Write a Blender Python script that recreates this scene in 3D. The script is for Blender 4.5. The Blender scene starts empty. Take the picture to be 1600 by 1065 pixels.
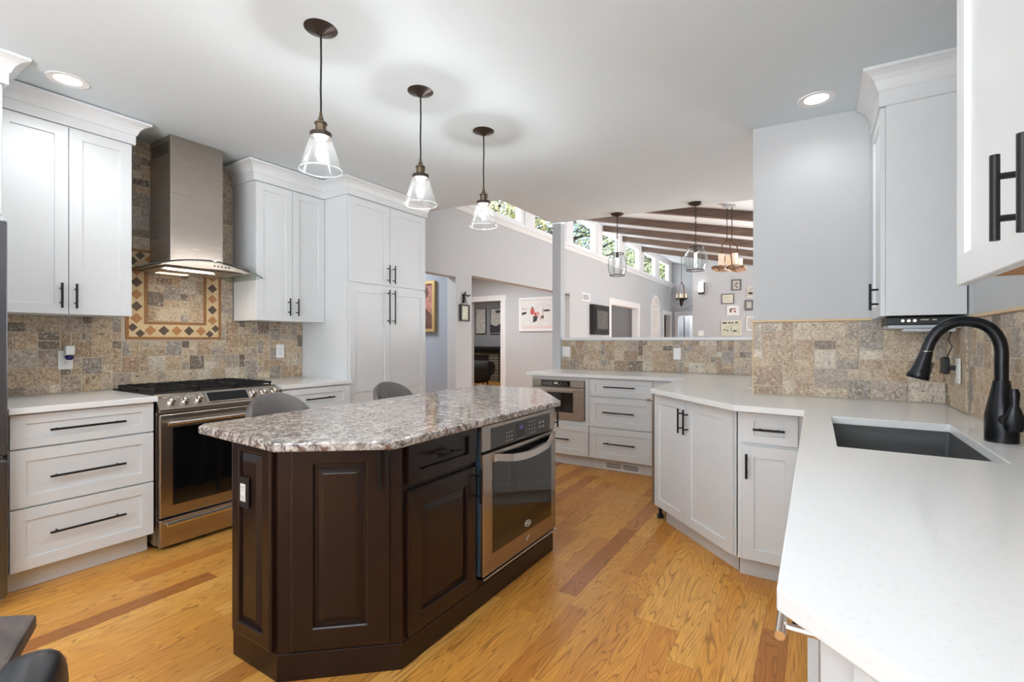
import bpy, bmesh, math, random
from mathutils import Matrix, Vector
from mathutils.geometry import tessellate_polygon

S = bpy.context.scene
COL = S.collection
# ------------------------------------------------------------------ camera
cd = bpy.data.cameras.new('camera'); cam = bpy.data.objects.new('camera', cd); COL.objects.link(cam)
cd.sensor_width = 36.0; cd.lens = 749.5 / 1600 * 36.0
cd.shift_y = -0.0003; cd.clip_start = 0.02; cd.clip_end = 200
cam.location = (0, 0, 1.236); cam.rotation_euler = (math.radians(90), 0, math.radians(32.4))
S.camera = cam
S.view_settings.view_transform = 'Standard'; S.view_settings.look = 'None'
S.view_settings.exposure = 0.40; S.view_settings.gamma = 1.0; S.view_settings.use_curve_mapping = False
S.cycles.max_bounces = 9; S.cycles.diffuse_bounces = 5; S.cycles.glossy_bounces = 5
S.cycles.transparent_max_bounces = 16; S.cycles.caustics_reflective = False; S.cycles.caustics_refractive = False
S.cycles.sample_clamp_indirect = 4.0; S.cycles.use_denoising = True
# ------------------------------------------------------------------ world
W = bpy.data.worlds.new('sky'); S.world = W; W.use_nodes = True
wn = W.node_tree; bg = wn.nodes['Background']; bg.inputs['Strength'].default_value = 1.25
bg.inputs['Color'].default_value = (0.72, 0.86, 1.0, 1)
# ------------------------------------------------------------------ lights
def area(name, loc, rot, sx, sy, e, col=(1, 1, 1), spread=180):
    l = bpy.data.lights.new(name, 'AREA'); l.shape = 'RECTANGLE'; l.size = sx; l.size_y = sy
    l.energy = e; l.color = col; l.spread = math.radians(spread)
    o = bpy.data.objects.new(name, l); COL.objects.link(o); o.location = loc
    o.rotation_euler = [math.radians(a) for a in rot]; return o
def spot(name, loc, e, col=(.98, .99, 1.0), size=150, blend=.9, r=.07):
    l = bpy.data.lights.new(name, 'SPOT'); l.energy = e; l.color = col; l.spot_size = math.radians(size)
    l.spot_blend = blend; l.shadow_soft_size = r
    o = bpy.data.objects.new(name, l); COL.objects.link(o); o.location = loc; return o
def point(name, loc, e, col=(1, .9, .78), r=.03):
    l = bpy.data.lights.new(name, 'POINT'); l.energy = e; l.color = col; l.shadow_soft_size = r
    o = bpy.data.objects.new(name, l); COL.objects.link(o); o.location = loc; return o
DAY = (.965, .985, 1.012)
# added fill lights, unseen, behind the camera and on the great room's garden side
area('back_fill', (-1.6, -2.93, 1.35), (90, 0, 0), 4.0, 2.2, 7, DAY)  # soft fill added at the unseen rear opening
area('ceiling_fill', (-.35, -2.1, 1.4), (166, 0, 0), 3.2, 1.0, 250, DAY)  # upward light added to brighten the ceiling, no fixture behind it
area('great_room_fill', (1.52, 9.2, 1.5), (134, 0, 90), 6.0, 2.0, 340, DAY)  # fill added in front of the closed garden opening, tilted at the vault
area('daylight_clerestory', (-4.35, 10.2, 3.5), (65, 0, -90), 10.5, .7, 150, DAY)
area('hall_fill', (-5.2, 6.7, 2.55), (0, 0, 0), 1.2, 1.2, 38, DAY)  # unseen fill added to lift the dark hall
area('pantry_hall_fill', (-5.0, 3.9, 2.55), (0, 0, 0), .8, .8, 30, DAY)  # added fill, out of view, for the blue grey hall wall
area('den_fill', (-8.2, 10.4, 2.55), (0, 0, 0), 1.0, 1.0, 26, DAY)  # small added fill so the den is not black
area('side_room_fill', (-4.6, 11.3, 2.5), (0, 0, 0), .6, .8, 5, DAY)  # weak unseen fill added behind the wide doorway
area('far_room_fill', (-3.3, 16.5, 2.45), (0, 0, 0), .6, .6, 20, DAY)  # unseen fill added behind the furthest doorway
sl = bpy.data.lights.new('sun', 'SUN'); sl.energy = 5.0; sl.angle = .02; so = bpy.data.objects.new('sun', sl); COL.objects.link(so)
so.rotation_euler = Vector((-.75, .15, -.62)).to_track_quat('-Z', 'Y').to_euler()
def ceilz(x): return 2.512 - .0245 * x
CANS = [(-3.29, .87), (0, 3.0), (-1.0, 1.0), (-.05, 1.3)]  # third can is added out of view to brighten the floor
for (x, y), e in zip(CANS, (13, 4.5, 19, 7.5)): spot('can_light_beam', (x, y, ceilz(x) - .02), e)
#
# ------------------------------------------------------------------ colour + materials
def lin(c):
    return tuple(((v / 255) / 12.92 if v / 255 <= .04045 else ((v / 255 + .055) / 1.055) ** 2.4) for v in c)
def rgba(c): return (*lin(c), 1)
class NT:
    def __init__(s, name):
        s.m = bpy.data.materials.new(name); s.m.use_nodes = True; s.t = s.m.node_tree
        s.p = s.t.nodes['Principled BSDF']; s.out = s.t.nodes['Material Output']
    def n(s, typ, **kw):
        nd = s.t.nodes.new('ShaderNode' + typ)
        for k, v in kw.items():
            if k in nd.inputs.keys() or k.isdigit():
                sock = nd.inputs[int(k)] if k.isdigit() else nd.inputs[k]
                if isinstance(v, bpy.types.NodeSocket): s.t.links.new(v, sock)
                else: sock.default_value = v
            else: setattr(nd, k, v)
        return nd
    def l(s, a, b): s.t.links.new(a, b)
    def set(s, **kw):
        for k, v in kw.items():
            k = k.replace('_', ' ')
            if isinstance(v, bpy.types.NodeSocket): s.l(v, s.p.inputs[k])
            else: s.p.inputs[k].default_value = v
        return s
    def math(s, op, a, b=0.0, c=None):
        nd = s.t.nodes.new('ShaderNodeMath'); nd.operation = op
        for i, v in enumerate((a, b) if c is None else (a, b, c)):
            if isinstance(v, bpy.types.NodeSocket): s.l(v, nd.inputs[i])
            else: nd.inputs[i].default_value = v
        return nd.outputs[0]
    def ramp(s, fac, stops, interp='LINEAR'):
        nd = s.t.nodes.new('ShaderNodeValToRGB'); e = nd.color_ramp.elements; nd.color_ramp.interpolation = interp
        while len(e) < len(stops): e.new(.5)
        for i, (p, c) in enumerate(stops):
            e[i].position = p; e[i].color = c if len(c) == 4 else rgba(c)
        s.l(fac, nd.inputs[0]); return nd.outputs[0]
    def mix(s, f, a, b, mode='MIX'):
        nd = s.t.nodes.new('ShaderNodeMix'); nd.data_type = 'RGBA'; nd.blend_type = mode
        for i, v in ((0, f), (6, a), (7, b)):
            if isinstance(v, bpy.types.NodeSocket): s.l(v, nd.inputs[i])
            else: nd.inputs[i].default_value = v if i == 0 or len(v) == 4 else rgba(v)
        return nd.outputs[2]
    def bump(s, h, strength=.3, dist=.002):
        nd = s.n('Bump', Strength=strength, Distance=dist); s.l(h, nd.inputs['Height']); s.l(nd.outputs[0], s.p.inputs['Normal'])
    def obj(s, scale=(1, 1, 1), src='Object'):
        tc = s.n('TexCoord'); mp = s.n('Mapping'); s.l(tc.outputs[src], mp.inputs[0]); mp.inputs['Scale'].default_value = scale
        return mp.outputs[0]
M = {}
def simple(k, c, rough=.5, metal=0., noise=.03, scale=30, spec=.5, **kw):
    t = NT(k); base = rgba(c)
    n = t.n('TexNoise', Vector=t.obj(), Scale=scale, Detail=3.0)
    col = t.mix(t.ramp(n.outputs[0], [(.3, (0, 0, 0, 1)), (.7, (1, 1, 1, 1))]), tuple(v * (1 - noise) for v in base[:3]) + (1,), tuple(min(1, v * (1 + noise)) for v in base[:3]) + (1,))
    t.set(Base_Color=col, Roughness=rough, Metallic=metal, Specular_IOR_Level=spec, **kw); M[k] = t.m; return t
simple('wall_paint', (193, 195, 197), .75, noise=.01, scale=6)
simple('blue_grey_paint', (160, 168, 180), .75, noise=.01, scale=6)
simple('shaded_grey_paint', (150, 150, 152), .8, noise=.01, scale=6)  # darker wall tone, puts the dimness of unlit rooms into the colour
simple('ceiling_paint', (213, 223, 229), .85, noise=.008, scale=5)
simple('vault_paint', (222, 230, 236), .85, noise=.008, scale=5)
simple('trim_paint', (232, 232, 232), .4, noise=.006)
simple('cabinet_paint', (222, 225, 227), .38, noise=.008, scale=8)
simple('cabinet_inside', (170, 118, 62), .5, noise=.15, scale=12)
simple('black_metal', (34, 33, 33), .38, .6, noise=.1)
simple('bronze', (66, 56, 52), .35, .6, noise=.12)
simple('antique_brass', (116, 102, 84), .35, .9, noise=.15)
simple('black_gloss', (10, 11, 13), .07, noise=.05, spec=.9)
simple('black_iron', (30, 30, 32), .5, .3, noise=.15)
simple('black_plastic', (24, 24, 26), .4, noise=.05)
simple('grey_plastic', (188, 191, 196), .35, .0, noise=.03)
simple('white_plastic', (238, 238, 236), .35, noise=.005)
simple('dark_screen', (14, 15, 18), .1, noise=.05)
simple('panel_grey_glass', (66, 62, 58), .18, noise=.04)
simple('chrome', (210, 205, 200), .16, 1., noise=.03)
simple('mark_light', (205, 200, 192), .5, noise=.02)
simple('navy_liquid', (38, 34, 92), .2, noise=.05)
simple('leather', (92, 86, 84), .36, noise=.07, scale=60)
simple('black_leather', (40, 40, 44), .32, noise=.1, scale=50)
simple('rust_metal', (108, 72, 52), .5, .6, noise=.3)
simple('bulb_socket', (232, 226, 214), .5, noise=.01)
simple('sink_composite', (78, 78, 79), .55, noise=.12, scale=220)
simple('faucet_black', (26, 27, 31), .26, .5, noise=.06)
simple('candle_wax', (240, 226, 208), .5, noise=.05, Emission_Color=rgba((255, 214, 170)), Emission_Strength=.25)
simple('mantel_black', (34, 34, 36), .5, noise=.1)
simple('fur', (58, 56, 52), .9, noise=.5, scale=25)
simple('gold_frame', (200, 172, 118), .4, .5, noise=.12)
simple('cream_mat', (226, 218, 204), .7, noise=.02)
simple('frame_grey', (108, 106, 106), .5, noise=.08)
simple('frame_black', (32, 31, 31), .5, noise=.1)
simple('photo_dark', (92, 90, 86), .5, noise=.5, scale=22)
simple('photo_pale', (196, 192, 184), .5, noise=.25, scale=20)
simple('photo_sage', (206, 208, 186), .5, noise=.15, scale=14)
simple('photo_snow', (222, 220, 218), .5, noise=.06, scale=9)
simple('photo_red', (196, 84, 74), .5, noise=.15)
simple('photo_charcoal', (62, 60, 64), .5, noise=.3, scale=40)
simple('photo_pink', (226, 204, 200), .5, noise=.08)
simple('photo_umber', (96, 68, 56), .5, noise=.45, scale=16)
simple('photo_rose', (168, 118, 108), .5, noise=.35, scale=18)
simple('bark', (58, 52, 46), .9, noise=.3)
simple('rubber', (40, 38, 38), .7, noise=.1)
simple('grout_base', (196, 182, 162), .8, noise=.06, scale=80)
simple('mosaic_cream', (218, 192, 150), .5, noise=.06, scale=50)
simple('mosaic_tan', (176, 124, 76), .5, noise=.12, scale=60)
simple('mosaic_dark', (92, 74, 62), .5, noise=.35, scale=120)
simple('mosaic_bar', (150, 104, 60), .5, noise=.15, scale=60)
simple('travertine_trim', (214, 184, 144), .5, noise=.08, scale=40)
simple('oven_side_blue', (70, 92, 112), .4, .3, noise=.1)
simple('grass_green', (90, 110, 60), .9, noise=.3, scale=2)
def emis(k, c, e):
    t = NT(k); t.set(Base_Color=rgba(c), Emission_Color=rgba(c), Emission_Strength=e); M[k] = t.m
emis('can_glow', (255, 252, 246), 4.0); emis('bulb_glow', (255, 240, 222), 2.2); emis('hood_glow', (255, 226, 184), 1.6)
emis('sconce_glow', (255, 250, 242), 2.2); emis('clock_glow', (80, 70, 120), .35); emis('led_glow', (250, 244, 226), 1.2)
def glass(k, tint=(1, 1, 1), refl=1.0, rough=.0, base=.04, haze=0.):
    t = NT(k); t.t.nodes.remove(t.p)
    tr = t.n('BsdfTransparent', Color=(*tint, 1)); gl = t.n('BsdfGlossy', Roughness=rough)
    lw = t.n('LayerWeight', Blend=.35); f = t.math('MULTIPLY_ADD', lw.outputs['Facing'], .35 * refl, base)
    f2 = t.math('POWER', lw.outputs['Facing'], 4.0); f = t.math('MULTIPLY_ADD', f2, .45 * refl, base)
    mx = t.n('MixShader'); t.l(f, mx.inputs[0]); t.l(tr.outputs[0], mx.inputs[1]); t.l(gl.outputs[0], mx.inputs[2])
    if haze:
        tl = t.n('BsdfTranslucent', Color=(.95, .95, .95, 1)); df = t.n('BsdfDiffuse', Color=(.95, .95, .95, 1)); ad = t.n('MixShader'); t.l(tl.outputs[0], ad.inputs[1]); t.l(df.outputs[0], ad.inputs[2])
        m2 = t.n('MixShader', **{'0': haze}); t.l(mx.outputs[0], m2.inputs[1]); t.l(ad.outputs[0], m2.inputs[2]); mx = m2
    t.l(mx.outputs[0], t.out.inputs[0]); M[k] = t.m
glass('clear_glass', (.95, .96, .96), 1.3, base=.05, haze=.008); glass('glass_rim', (.9, .92, .92), 1.3, base=.12, haze=.12); glass('window_glass', (.97, .98, .98), .6); glass('hood_glass', (.80, .84, .80), 1.0, base=.06)
# brushed stainless steel
def steel(k, c, scale, rough):
    t = NT(k); n = t.n('TexNoise', Vector=t.obj(scale), Scale=1.0, Detail=2.0)
    t.set(Base_Color=rgba(c), Metallic=1.0, Roughness=t.math('MULTIPLY_ADD', n.outputs[0], .16, rough - .08), Anisotropic=.75)
    t.bump(n.outputs[0], .05, .0006); tg = t.n('Tangent', direction_type='RADIAL', axis='Z'); t.l(tg.outputs[0], t.p.inputs['Tangent']); M[k] = t.m
steel('steel', (180, 170, 160), (3, 3, 500), .3)
steel('steel_bright', (214, 206, 198), (3, 3, 400), .22)
t_ = NT('fridge_steel'); t_.set(Base_Color=rgba((112, 113, 118)), Metallic=1.0, Roughness=.3); M['fridge_steel'] = t_.m
# granite
def granite():
    t = NT('granite'); v = t.obj()
    n1 = t.n('TexNoise', Vector=v, Scale=30.0, Detail=8.0, Roughness=.78, Distortion=1.2)
    c = t.ramp(n1.outputs[0], [(.33, (54, 48, 47)), (.42, (100, 90, 86)), (.49, (148, 138, 132)), (.56, (196, 188, 180)), (.62, (208, 201, 194)), (.70, (128, 118, 112))])
    n2 = t.n('TexNoise', Vector=v, Scale=38.0, Detail=5.0, Roughness=.7, Distortion=.8)
    c = t.mix(t.ramp(n2.outputs[0], [(.55, (0, 0, 0, 1)), (.60, (1, 1, 1, 1))]), c, (104, 70, 54))
    n4 = t.n('TexNoise', Vector=v, Scale=58.0, Detail=6.0, Roughness=.7, Distortion=.6)
    c = t.mix(t.ramp(n4.outputs[0], [(.56, (0, 0, 0, 1)), (.61, (1, 1, 1, 1))]), c, (58, 52, 52))
    w = t.n('TexNoise', Vector=v, Scale=9.0, Detail=4.0, Distortion=1.0)
    c = t.mix(t.ramp(w.outputs[0], [(.48, (0, 0, 0, 1)), (.66, (.3, .3, .3, 1))]), c, (206, 200, 194))
    t.set(Base_Color=c, Roughness=.1, Specular_IOR_Level=.55); M['granite'] = t.m
granite()
def quartz():
    t = NT('quartz'); v = t.obj()
    a = t.n('TexNoise', Vector=v, Scale=120.0, Detail=2.0); b = t.n('TexNoise', Vector=v, Scale=3.0, Detail=4.0)
    c = t.mix(t.ramp(a.outputs[0], [(.58, (0, 0, 0, 1)), (.7, (1, 1, 1, 1))]), (236, 237, 237), (230, 231, 231))
    c = t.mix(t.ramp(b.outputs[0], [(.4, (0, 0, 0, 1)), (.7, (.5, .5, .5, 1))]), c, (240, 241, 241))
    t.set(Base_Color=c, Roughness=.14, Specular_IOR_Level=.45); M['quartz'] = t.m
quartz()
def darkwood():
    t = NT('espresso_wood'); v = t.obj((14, 14, 1.2)); n = t.n('TexNoise', Vector=v, Scale=3.0, Detail=5.0, Distortion=.4)
    b = t.n('TexNoise', Vector=t.obj(), Scale=2.2, Detail=2.0)
    c = t.ramp(n.outputs[0], [(.3, (24, 13, 11)), (.7, (33, 18, 15))])
    c = t.mix(t.ramp(b.outputs[0], [(.4, (0, 0, 0, 1)), (.75, (.6, .6, .6, 1))]), c, (42, 22, 16))
    t.set(Base_Color=c, Roughness=.28, Specular_IOR_Level=.45); M['espresso_wood'] = t.m
darkwood()
def woodgrain(k, c1, c2, sc, rough=.5):
    t = NT(k); n = t.n('TexNoise', Vector=t.obj(sc), Scale=4.0, Detail=5.0, Distortion=.6)
    t.set(Base_Color=t.ramp(n.outputs[0], [(.3, c1), (.7, c2)]), Roughness=rough); M[k] = t.m
woodgrain('beam_wood', (84, 66, 56), (118, 96, 82), (1, 10, 10))
woodgrain('table_wood', (58, 50, 48), (92, 78, 70), (3, 9, 3), .4)
woodgrain('reclaimed_wood', (110, 82, 62), (176, 142, 110), (8, 8, 3))
def oakfloor():
    t = NT('oak_floor'); tc = t.n('TexCoord'); sep = t.n('SeparateXYZ'); t.l(tc.outputs['Object'], sep.inputs[0])
    x, y = sep.outputs[0], sep.outputs[1]
    wd, ln = .098, .95
    xs = t.math('DIVIDE', x, wd); row = t.math('FLOOR', xs)
    wr = t.n('TexWhiteNoise', noise_dimensions='1D', W=row)
    ys = t.math('ADD', t.math('DIVIDE', y, ln), t.math('MULTIPLY', wr.outputs[0], 7.3)); cell = t.math('FLOOR', ys)
    cv = t.n('CombineXYZ', **{'0': row, '1': cell}); rnd = t.n('TexWhiteNoise', noise_dimensions='2D'); t.l(cv.outputs[0], rnd.inputs['Vector'])
    rv = rnd.outputs[0]
    # grain: stretched noise shifted per board, with cathedral rings
    sx = t.math('MULTIPLY_ADD', rv, 37.0, t.math('MULTIPLY', x, 1.0)); sy = t.math('MULTIPLY_ADD', rv, 91.0, y)
    gv = t.n('CombineXYZ', **{'0': t.math('MULTIPLY', sx, 12.0), '1': t.math('MULTIPLY', sy, 1.0)})
    g = t.n('TexNoise', Vector=gv.outputs[0], Scale=1.0, Detail=1.0, Distortion=.3)
    rings = t.math('FRACT', t.math('MULTIPLY', g.outputs[0], 20.0))
    rl = t.ramp(rings, [(0, (0, 0, 0, 1)), (.10, (1, 1, 1, 1)), (.30, (.15, .15, .15, 1)), (1, (0, 0, 0, 1))])
    fv = t.n('CombineXYZ', **{'0': t.math('MULTIPLY', sx, 260.0), '1': t.math('MULTIPLY', sy, 9.0)})
    fine = t.n('TexNoise', Vector=fv.outputs[0], Scale=1.0, Detail=3.0)
    base = t.ramp(rv, [(0, (172, 108, 50)), (.07, (198, 130, 60)), (.2, (218, 150, 68)), (.6, (228, 162, 74)), (.85, (238, 178, 92)), (1, (204, 132, 56))])
    c = t.mix(t.math('MULTIPLY', rl, .66), base, (124, 72, 30))
    c = t.mix(t.ramp(fine.outputs[0], [(.42, (0, 0, 0, 1)), (.7, (.45, .45, .45, 1))]), c, (150, 88, 38))
    fx = t.math('ABSOLUTE', t.math('SUBTRACT', t.math('FRACT', xs), .5)); fy = t.math('ABSOLUTE', t.math('SUBTRACT', t.math('FRACT', ys), .5))
    gap = t.math('MAXIMUM', t.math('GREATER_THAN', fx, .488), t.math('GREATER_THAN', fy, .4985))
    c = t.mix(t.math('MULTIPLY', gap, .28), c, (78, 42, 18))
    t.set(Base_Color=c, Roughness=t.math('MULTIPLY_ADD', fine.outputs[0], .12, .24), Specular_IOR_Level=.3)
    M['oak_floor'] = t.m
oakfloor()
def stone_tile():
    t = NT('travertine_tile'); at = t.n('VertexColor', layer_name='tint'); v = t.obj()
    n = t.n('TexNoise', Vector=v, Scale=22.0, Detail=8.0, Roughness=.68, Distortion=3.2)
    n2 = t.n('TexNoise', Vector=v, Scale=70.0, Detail=6.0, Roughness=.75, Distortion=1.8)
    n3 = t.n('TexNoise', Vector=v, Scale=8.0, Detail=3.0, Distortion=1.0)
    w = t.n('TexWave', Vector=v, Scale=5.0, Distortion=22.0, Detail=5.0, **{'Detail Scale': 1.6})
    c = t.mix(t.ramp(n.outputs[0], [(.34, (.8, .8, .8, 1)), (.49, (0, 0, 0, 1))]), at.outputs[0], (116, 92, 74))
    c = t.mix(t.ramp(n.outputs[0], [(.50, (0, 0, 0, 1)), (.66, (.75, .75, .75, 1))]), c, (226, 214, 198))
    vein = t.math('MULTIPLY', t.ramp(w.outputs[0], [(.0, (1, 1, 1, 1)), (.07, (0, 0, 0, 1))]), t.ramp(n3.outputs[0], [(.5, (0, 0, 0, 1)), (.62, (.8, .8, .8, 1))]))
    c = t.mix(vein, c, (92, 74, 66))
    c = t.mix(t.ramp(n2.outputs[0], [(.36, (.6, .6, .6, 1)), (.47, (0, 0, 0, 1))]), c, (104, 85, 72))
    c = t.mix(t.ramp(n2.outputs[0], [(.54, (0, 0, 0, 1)), (.66, (.45, .45, .45, 1))]), c, (224, 214, 200))
    t.set(Base_Color=c, Roughness=.42); t.bump(n2.outputs[0], .25, .002); M['travertine_tile'] = t.m
stone_tile()
def leaf(k, c1, c2):
    t = NT(k); g = t.n('NewGeometry'); c = t.ramp(g.outputs['Random Per Island'], [(0, c1), (1, c2)])
    t.set(Base_Color=c, Roughness=.6); M[k] = t.m
leaf('leaf_green', (120, 134, 78), (206, 208, 150)); leaf('leaf_olive', (128, 124, 74), (214, 206, 150)); leaf('leaf_teal', (70, 110, 110), (150, 184, 170))
def brickm():
    t = NT('den_brick'); b = t.n('TexBrick', Vector=t.obj((1, 1, 1)), Scale=1.0)
    tc = t.n('TexCoord'); sp = t.n('SeparateXYZ'); t.l(tc.outputs['Object'], sp.inputs[0]); cv = t.n('CombineXYZ', **{'0': sp.outputs[0], '1': sp.outputs[2]})
    t.l(cv.outputs[0], b.inputs['Vector'])
    b.inputs['Color1'].default_value = rgba((120, 112, 98)); b.inputs['Color2'].default_value = rgba((150, 142, 126)); b.inputs['Mortar'].default_value = rgba((50, 48, 44))
    b.inputs['Brick Width'].default_value = .4; b.inputs['Row Height'].default_value = .075; b.inputs['Mortar Size'].default_value = .012
    t.set(Base_Color=b.outputs[0], Roughness=.8); M['den_brick'] = t.m
brickm()

# ------------------------------------------------------------------ mesh builder
class MB:
    def __init__(s): s.v = []; s.f = []; s.mi = []; s.c = []; s.cur = 0; s.col = None; s.T = Matrix()
    def vert(s, p): s.v.append(tuple(s.T @ Vector(p))); return len(s.v) - 1
    def face(s, ids): s.f.append(ids); s.mi.append(s.cur); s.c.append(s.col)
    def poly(s, pts): s.face([s.vert(p) for p in pts])
    def box(s, x0, x1, y0, y1, z0, z1, ch=0.):
        if ch:
            return s.prism_ch(x0, x1, y0, y1, z0, z1, ch)
        i = [s.vert(p) for p in ((x0, y0, z0), (x1, y0, z0), (x1, y1, z0), (x0, y1, z0), (x0, y0, z1), (x1, y0, z1), (x1, y1, z1), (x0, y1, z1))]
        for q in ((0, 3, 2, 1), (4, 5, 6, 7), (0, 1, 5, 4), (1, 2, 6, 5), (2, 3, 7, 6), (3, 0, 4, 7)): s.face([i[k] for k in q])
        return s
    def prism_ch(s, x0, x1, y0, y1, z0, z1, c):
        r = lambda a, z: [s.vert(p) for p in ((x0 + a, y0 + a, z), (x1 - a, y0 + a, z), (x1 - a, y1 - a, z), (x0 + a, y1 - a, z))]
        L = [r(c, z0), r(0, z0 + c), r(0, z1 - c), r(c, z1)]
        s.face(L[0][::-1]); s.face(L[3])
        for a, b in zip(L, L[1:]):
            for k in range(4): s.face([a[k], a[(k + 1) % 4], b[(k + 1) % 4], b[k]])
        return s
    def prism(s, pts, z0, z1, zf=None):
        n = len(pts); a = [s.vert((x, y, z0)) for x, y in pts]; b = [s.vert((x, y, zf(x, y) if zf else z1)) for x, y in pts]
        s.face(a[::-1]); s.face(b)
        for k in range(n): s.face([a[k], a[(k + 1) % n], b[(k + 1) % n], b[k]])
        return s
    def prism_hole(s, outer, hole, z0, z1):
        tri = tessellate_polygon([[Vector((x, y, 0)) for x, y in outer], [Vector((x, y, 0)) for x, y in hole]])
        P = outer + hole; a = [s.vert((x, y, z0)) for x, y in P]; b = [s.vert((x, y, z1)) for x, y in P]
        for t in tri: s.face([b[k] for k in t]); s.face([a[k] for k in t][::-1])
        for off, n in ((0, len(outer)), (len(outer), len(hole))):
            for k in range(n): s.face([a[off + k], a[off + (k + 1) % n], b[off + (k + 1) % n], b[off + k]])
        return s
    def extr(s, poly3, d):
        n = len(poly3); d = Vector(d); a = [s.vert(p) for p in poly3]; b = [s.vert(Vector(p) + d) for p in poly3]
        s.face(a[::-1]); s.face(b)
        for k in range(n): s.face([a[k], a[(k + 1) % n], b[(k + 1) % n], b[k]])
        return s
    def tube(s, pts, r, seg=10, cap=True):
        pts = [Vector(p) for p in pts]; R = r if isinstance(r, (list, tuple)) else [r] * len(pts); rings = []; up = None
        for i, p in enumerate(pts):
            d = (pts[min(i + 1, len(pts) - 1)] - pts[max(i - 1, 0)]).normalized()
            if up is None: up = Vector((0, 0, 1)) if abs(d.z) < .9 else Vector((1, 0, 0))
            a = d.cross(up).normalized(); up = a.cross(d).normalized()
            rings.append([s.vert(p + (a * math.cos(t) + up * math.sin(t)) * R[i]) for t in (2 * math.pi * k / seg for k in range(seg))])
        for A, B in zip(rings, rings[1:]):
            for k in range(seg): s.face([A[k], A[(k + 1) % seg], B[(k + 1) % seg], B[k]])
        if cap: s.face(rings[0][::-1]); s.face(rings[-1])
        return s
    def ring(s, c, R, r, seg=32, axis='z', rs=6, sy=1.0):
        L = []
        for k in range(seg):
            t = 2 * math.pi * k / seg; q = []
            for j in range(rs):
                u = 2 * math.pi * j / rs; rr = R + r * math.cos(u); h = r * math.sin(u)
                p = {'z': (rr * math.cos(t), rr * math.sin(t) * sy, h), 'x': (h, rr * math.cos(t), rr * math.sin(t)), 'y': (rr * math.cos(t), h, rr * math.sin(t) * sy)}[axis]
                q.append(s.vert((c[0] + p[0], c[1] + p[1], c[2] + p[2])))
            L.append(q)
        for k in range(seg):
            A, B = L[k], L[(k + 1) % seg]
            for j in range(rs): s.face([A[j], A[(j + 1) % rs], B[(j + 1) % rs], B[j]])
        return s
    def lathe(s, prof, c=(0, 0, 0), seg=28, closed=False):
        L = []
        for r, z in prof:
            if r < 1e-6: L.append([s.vert((c[0], c[1], c[2] + z))])
            else: L.append([s.vert((c[0] + r * math.cos(2 * math.pi * k / seg), c[1] + r * math.sin(2 * math.pi * k / seg), c[2] + z)) for k in range(seg)])
        pr = list(zip(L, L[1:])) + ([(L[-1], L[0])] if closed else [])
        for A, B in pr:
            for k in range(seg):
                k2 = (k + 1) % seg
                if len(A) == 1 and len(B) == 1: continue
                if len(A) == 1: s.face([A[0], B[k2], B[k]])
                elif len(B) == 1: s.face([A[k], A[k2], B[0]])
                else: s.face([A[k], A[k2], B[k2], B[k]])
        return s
    def panel(s, x0, x1, z0, z1, prof):
        L = [[s.vert(p) for p in ((x0 + a, y, z0 + a), (x1 - a, y, z0 + a), (x1 - a, y, z1 - a), (x0 + a, y, z1 - a))] for a, y in prof]
        s.face(L[0][::-1]); s.face(L[-1])
        for A, B in zip(L, L[1:]):
            for k in range(4): s.face([A[k], A[(k + 1) % 4], B[(k + 1) % 4], B[k]])
        return s
    def build(s, name, mat, parent=None, smooth=None, bevel=0, inv=None, fixn=True):
        me = bpy.data.meshes.new(name); vs = s.v
        if inv is not None: vs = [tuple(inv @ Vector(p)) for p in vs]
        me.from_pydata(vs, [], s.f)
        for m in (mat if isinstance(mat, (list, tuple)) else [mat]): me.materials.append(M[m])
        me.polygons.foreach_set('material_index', s.mi)
        if any(c is not None for c in s.c):
            ca = me.color_attributes.new('tint', 'FLOAT_COLOR', 'CORNER')
            for p in me.polygons:
                c = s.c[p.index] or (.5, .5, .5)
                for li in p.loop_indices: ca.data[li].color = (*c, 1)
        if fixn:
            bm = bmesh.new(); bm.from_mesh(me); bmesh.ops.recalc_face_normals(bm, faces=bm.faces); bm.to_mesh(me); bm.free()
        if smooth:
            me.polygons.foreach_set('use_smooth', [True] * len(me.polygons)); me.set_sharp_from_angle(angle=math.radians(smooth))
        o = bpy.data.objects.new(name, me); COL.objects.link(o)
        if parent is not None: o.parent = parent
        if bevel:
            b = o.modifiers.new('edge', 'BEVEL'); b.width = bevel; b.segments = 2; b.limit_method = 'ANGLE'; b.angle_limit = math.radians(40)
        return o
XF = {}
def thing(name, label, cat, loc=(0, 0, 0), rz=0., group=None):
    o = bpy.data.objects.new(name, None); COL.objects.link(o); o.empty_display_size = .05
    o.location = loc; o.rotation_euler = (0, 0, math.radians(rz)); o['label'] = label; o['category'] = cat
    if group: o['group'] = group
    XF[o.name] = (Matrix.Translation(loc) @ Matrix.Rotation(math.radians(rz), 4, 'Z')).inverted()
    return o
def inv(t): return XF[t.name]
def tag(o, label, cat, group=None, kind=None):
    o['label'] = label; o['category'] = cat
    if group: o['group'] = group
    if kind: o['kind'] = kind
    return o
def struct(o, label, cat): return tag(o, label, cat, kind='structure')
def dup(o, loc=None, rz=None, label=None, parent=None):
    c = o.copy(); COL.objects.link(c)
    if parent is not None: c.parent = parent
    if loc is not None: c.location = loc
    if rz is not None: c.rotation_euler = (0, 0, math.radians(rz))
    if label: c['label'] = label
    for ch in list(o.children): dup(ch, parent=c)
    return c

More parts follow.
